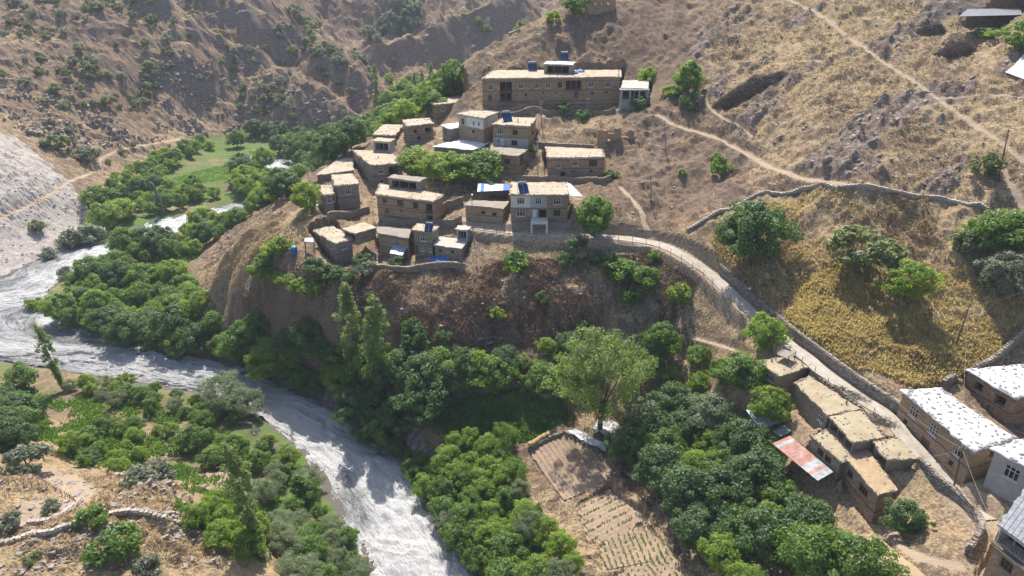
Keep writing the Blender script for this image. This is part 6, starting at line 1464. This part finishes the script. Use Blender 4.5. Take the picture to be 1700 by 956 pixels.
for (u, v, h, w, l) in ((857,447,32,1.1,'round bush below the porch house path'),(935,440,22,1.0,'small dark bush below the path, right of the round one'),(957,415,24,0.9,'dark bush just below the path fence'),
  (990,442,26,0.9,'dark bush left of the big shrub cluster under the path'),(1015,452,30,1.0,'left shrub of the cluster under the path'),(1042,470,40,1.1,'tall middle shrub of the cluster under the path'),(1072,475,34,1.1,'right shrub of the cluster under the path'),
  (1048,500,28,1.0,'lowest shrub of the cluster under the path'),(1085,436,20,0.8,'small shrub hugging the path above the cluster'),(1128,500,32,0.9,'lone bright bush on the sunny slope under the path'),
  (690,580,52,0.7,'tall dark bush on the slope right of the twin poplars'),(738,570,24,0.8,'small bush right of the tall dark bush'),(825,528,20,0.9,'tiny bright bush in the middle of the shaded slope'),(900,500,18,1.0,'dim low bush on the shaded slope'),
  (970,548,16,1.0,'dim low bush near the upper orchard trees'),(1195,290,30,0.7,'bush beside the dirt trail on the right slope'),(1188,268,16,0.8,'tiny bush touching the dirt trail'),(1132,290,10,1.0,'very small bright bush on the bare slope')):
    P_(u,v,h,'shrub','walnut' if 'dark' in l or 'dim' in l else ('bright' if 'bright' in l else 'green'),l,wide=w)
for (u, v, h, l, lm) in ((455,425,26,'leafy bush at the left end of the barrel ledge','bright'),(470,416,24,'leafy bush beside the blue water barrel','bright'),(440,440,18,'low bush on the ridge above the vines','green'),(520,450,24,'dark bush below the lowest left house','walnut'),(545,462,26,'dark bush at the wall foot of the lowest left house','walnut'),
  (575,468,24,'dark bush right of the lowest left house foot','walnut'),(535,478,22,'bush at the right end of the vine strip','green'),(612,452,20,'pale bush below the lowest row of houses','grey'),(600,440,20,'dark bush in the gap between the lowest row houses','walnut'),(662,440,16,'dark bush beside the pale lean-to','walnut'),(815,318,18,'dark bush behind the blue-roofed shed','walnut'),(855,232,8,'dark bush beside the white-doored house','walnut'),(885,252,12,'dark bush by the grey-roofed house','walnut'),(1017,295,14,'dark bush right of the detached brown house','walnut')):
    P_(u,v,h,'shrub',lm,l,wide=1.1)
for (u, v, h, l, k, lm) in ((155,868,30,'low green bush on the dry knoll','shrub','green'),(196,918,48,'upright green bush in the middle of the knoll','shrub','green'),(48,782,48,'grey-green tree beside the dirt track','oak','grey'),(245,955,34,'wide grey bush at the bottom of the knoll','shrub','grey'),(88,848,20,'small bush by the rubble wall','shrub','grey'),(8,880,28,'thin bush at the left edge of the knoll','shrub','grey'),(55,935,18,'small dry bush at the knoll bottom','shrub','oak'),
  (232,805,34,'grey bush on the knoll crest','shrub','grey'),(262,800,34,'second grey bush on the knoll crest, nearer the cliff','shrub','grey'),(178,380,42,'bright tree at the lower edge of the pale scree','round','bright'),(125,408,28,'grey-green bush at the scree foot near the water','shrub','grey'),(150,402,30,'pale green bush at the scree foot','shrub','willow'),(62,382,18,'small bush on the pale scree','shrub','oak'),(82,428,18,'grey bush where the scree meets the river','shrub','grey'),(97,250,26,'dark bush on the sunny spur above the scree','oak','walnut'),(146,268,26,'grey bush beside the left trail','oak','grey'),(110,460,18,'grey bush at the tip of the gravel bar','shrub','willow'),(70,512,22,'yellowish bush on the bank at the river turn','shrub','bright'),
  (160,345,38,'round tree at the trail bend above the scree','round','green'),(40,645,44,'round tree at the left edge of the near bank','round','green'),(20,660,30,'smaller tree beside the left edge','young','walnut'),(500,835,58,'dense rounded tree on the left bank above the rapids','young','green'),(375,680,62,'big silvery willow over the river at the end of the bank row','willow','willow'),(405,690,52,'second silvery willow over the river','willow','willow')):
    P_(u,v,h,k,lm,l,wide=1.15)
# far mountain scrub
def scrub(poly_px, region, n, hmin, hmax, seed, tones=('oak', 'grey', 'oak', 'willow'), spacing=2.2, bias=None):
    poly = polyW(poly_px); r = np.random.default_rng(seed); lo, hi = poly.min(0), poly.max(0); pts = []
    c_ = r.uniform(lo, hi, (6000, 2)); ok = inpoly(c_[:, 0], c_[:, 1], poly) & (fbm(c_[:, 0] / 20, c_[:, 1] / 20, seed, 2) + r.uniform(-0.5, 0.5, 6000) > 0)
    for p in c_[ok]:
        if len(pts) >= n: break
        if any(np.hypot(*(p - q)) < spacing for q in pts): continue
        pts.append(p)
    pts = np.array(pts); zs = Zfull(pts[:, 0], pts[:, 1])
    for p, z in zip(pts, zs):
        tree((p[0], p[1], z), 'oak', hmin * (hmax / hmin) ** r.random(), tones[min(len(tones) - 1, int(r.random() ** 1.4 * len(tones)))], None, region)
scrub([(0,2),(120,2),(260,30),(300,110),(200,190),(100,185),(0,160)], 'on the sunny left mountainside', 76, 2.2, 4.6, 401)
scrub([(130,2),(290,8),(400,75),(520,145),(590,195),(480,200),(380,180),(300,110),(250,30)], 'on the shaded spur', 56, 2.2, 4.8, 402)
scrub([(300,5),(400,8),(500,55),(580,95),(640,160),(600,165),(520,130),(430,80)], 'along the second spur crest', 70, 2.6, 5.4, 403)
scrub([(420,3),(690,3),(700,40),(650,62),(580,75),(520,50)], 'on the hazy far mountain', 44, 5.0, 10.0, 404)
scrub([(600,85),(700,55),(800,15),(900,10),(880,50),(800,85),(740,130),(660,130)], 'on the shaded ridge behind the village', 26, 3.0, 6.5, 405)
scrub([(30,195),(110,200),(230,238),(150,290),(90,280),(40,240)], 'on the low spur over the scree', 8, 1.8, 3.2, 406)
# vines on the terrace strip
r = np.random.default_rng(77)
for q in range(34):
    t = (q + 0.5) / 34; u = 418 + t * 110 + r.uniform(-1.5, 1.5); v = 452 + t * 38 + r.uniform(-5, 5); g = cast(u, v)
    o = tree(g, 'shrub', r.uniform(1.6, 2.3), 'bright', ORD[q] + ' vine from the left in the bright strip along the terrace edge', wide=1.15); o.name = 'vine'; o['category'] = 'vine'; o['group'] = 'vines on the terrace strip'
reg = {}
for t in TREES: reg.setdefault((t[1], t[2]), []).append(t)
for (rg, sp), L in reg.items():
    L.sort(key=lambda t: t[0])
    for i, t in enumerate(L):
        o = t[3]; o['group'] = ('trees ' + rg) if 'scrub' not in sp else ('scrub ' + rg)
        o['label'] = ('%s %s %s' % (('the only' if len(L) == 1 else ORD[i]), sp, rg) + ('' if len(L) == 1 else ', counted from left')) if i < len(ORD) else '%s at the right-hand end %s' % (sp, rg)
bpy.context.view_layer.update()

# ------------------------------------------------------------------ ground cover
def tufts(name, label, polys, counts, mat, smin, smax, blades, seed, lean=0.5, wid=0.28, avoid_path=True, patch=None, flat=True):
    r = np.random.default_rng(seed); PX = []; PY = []
    for poly, n in zip(polys, counts):
        lo, hi = poly.min(0), poly.max(0); k = 0; tries = 0
        while k < n and tries < 60:
            tries += 1; xs = r.uniform(lo[0], hi[0], n); ys = r.uniform(lo[1], hi[1], n); ok = inpoly(xs, ys, poly) & (river_sd(xs, ys) > 0.6)
            if avoid_path: ok &= segdist(xs, ys, PATH) > 2.0
            for L, w in TRAILS: ok &= segdist(xs, ys, L) > w
            for p in PLAN.values(): ok &= ~inpoly(xs, ys, p.Q)
            if patch is not None: ok &= (fbm(xs / patch[0], ys / patch[0], seed + 3, 3) + r.uniform(-0.25, 0.25, n)) > patch[1]
            xs = xs[ok][:n - k]; ys = ys[ok][:n - k]; PX.append(xs); PY.append(ys); k += len(xs)
    x = np.concatenate(PX); y = np.concatenate(PY); z = Zq(x, y); n = len(x); S = smin * (smax / smin) ** r.random(n)
    V = np.empty((n, blades, 4, 3)); lvn = np.clip(0.5 + 0.9 * fbm(x / 6, y / 6, seed + 9, 3), 0, 1)
    for b in range(blades):
        a = r.uniform(0, 6.28, n); ca, sa = np.cos(a), np.sin(a); l = (r.uniform(0.3, lean + 0.7, n) if flat else r.uniform(0.15, lean, n)) * S; w = wid * S * 0.5; ht = S * (r.uniform(0.3, 0.75, n) if flat else r.uniform(0.6, 1.0, n)); ox = r.normal(0, 0.22, n) * S; oy = r.normal(0, 0.22, n) * S
        bx, by = x + ox, y + oy; V[:, b, 0] = np.stack([bx - sa * w, by + ca * w, z - 0.03], -1); V[:, b, 1] = np.stack([bx + sa * w, by - ca * w, z - 0.03], -1)
        V[:, b, 2] = np.stack([bx + ca * l + sa * w * 0.5, by + sa * l - ca * w * 0.5, z + ht], -1); V[:, b, 3] = np.stack([bx + ca * l - sa * w * 0.5, by + sa * l + ca * w * 0.5, z + ht], -1)
    me = mk_np(name, V.reshape(-1, 3), np.arange(n * blades * 4).reshape(-1, 4), M[mat]); lv = np.clip(lvn[:, None] * 0.6 + r.random((n, blades)) * 0.4, 0, 1); fattr(me, 'leafvar', np.repeat(lv.ravel(), 4))
    tag(obj(name, me), label, None, None, 'stuff')
tufts('dry_grass', 'tufts of dry grass over the slopes', [RHILL2, TERR, SPURF, VILLAGE, KNOLL, LIT_SPUR], [22000, 26000, 7000, 4500, 7000, 10000], 'straw', 0.16, 0.48, 3, 501, patch=(7.0, -0.08))
tufts('yellow_weeds', 'dense yellow weeds covering the lower terrace', [WEEDS], [19000], 'weed', 0.25, 0.7, 4, 502, 0.6, 0.35, patch=(6.0, -0.25), flat=False)
tufts('crop_leaves', 'short green crop on the meadows and plots', CROP_G, [4500, 3000, 7000, 800], 'crop', 0.18, 0.45, 3, 503, 0.6, 0.4, flat=False)
FLAT1 = polyW([(0,640),(100,650),(300,690),(400,730),(480,860),(560,955),(470,955),(420,930),(300,870),(290,800),(100,760),(0,760)])
FLAT2 = polyW([(700,800),(760,745),(860,750),(895,830),(925,956),(850,956),(760,880)])
FLAT3 = polyW([(90,540),(150,440),(300,400),(440,345),(300,440),(320,520),(400,585),(250,590)])
tufts('bank_herbs', 'green herbs and undergrowth on the river flats', [FLAT1, FLAT2, FLAT3], [11000, 4500, 7000], 'crop', 0.25, 0.8, 4, 504, 0.7, 0.45, patch=(5.0, 0.0), flat=False)
tufts('russet_grass', 'russet dry grass on the shaded front of the spur', [SPURF], [26000], 'russet', 0.2, 0.6, 3, 505, 0.6, 0.3, patch=(6.0, -0.1))
tufts('yellow_weed_fringe', 'thin yellow weeds fading out over the dry terrace', [TERR], [9000], 'weed', 0.2, 0.6, 3, 506, 0.6, 0.3, patch=(9.0, 0.02), flat=False)

# ------------------------------------------------------------------ the hazy air of the valley
_t = bpy.data.objects['terrain']; _b = np.array([v for v in _t.bound_box]); _lo = _b.min(0); _hi = _b.max(0)
_lo = np.array([_lo[0] - 5, -30.0, min(_lo[2], -2.0) - 1.0]); _hi = np.array([_hi[0] + 5, _hi[1] + 5, max(_hi[2], CAMZ) + 12.0])
hz = MB(); hz.box((_lo + _hi) / 2, _hi - _lo); ho = hz.build('haze', None)
hm = bpy.data.materials.new('valley_haze'); hm.use_nodes = True; hn = hm.node_tree.nodes; hn.remove(hn['Principled BSDF'])
pv = hn.new('ShaderNodeVolumePrincipled'); pv.inputs['Color'].default_value = (0.78, 0.88, 1.0, 1); pv.inputs['Density'].default_value = 0.00018; pv.inputs['Anisotropy'].default_value = 0.0
hm.node_tree.links.new(pv.outputs[0], hn['Material Output'].inputs['Volume']); ho.data.materials.append(hm); tag(ho, 'thin blue haze filling the valley', None, None, 'stuff')
print('HAZE', _lo, _hi)
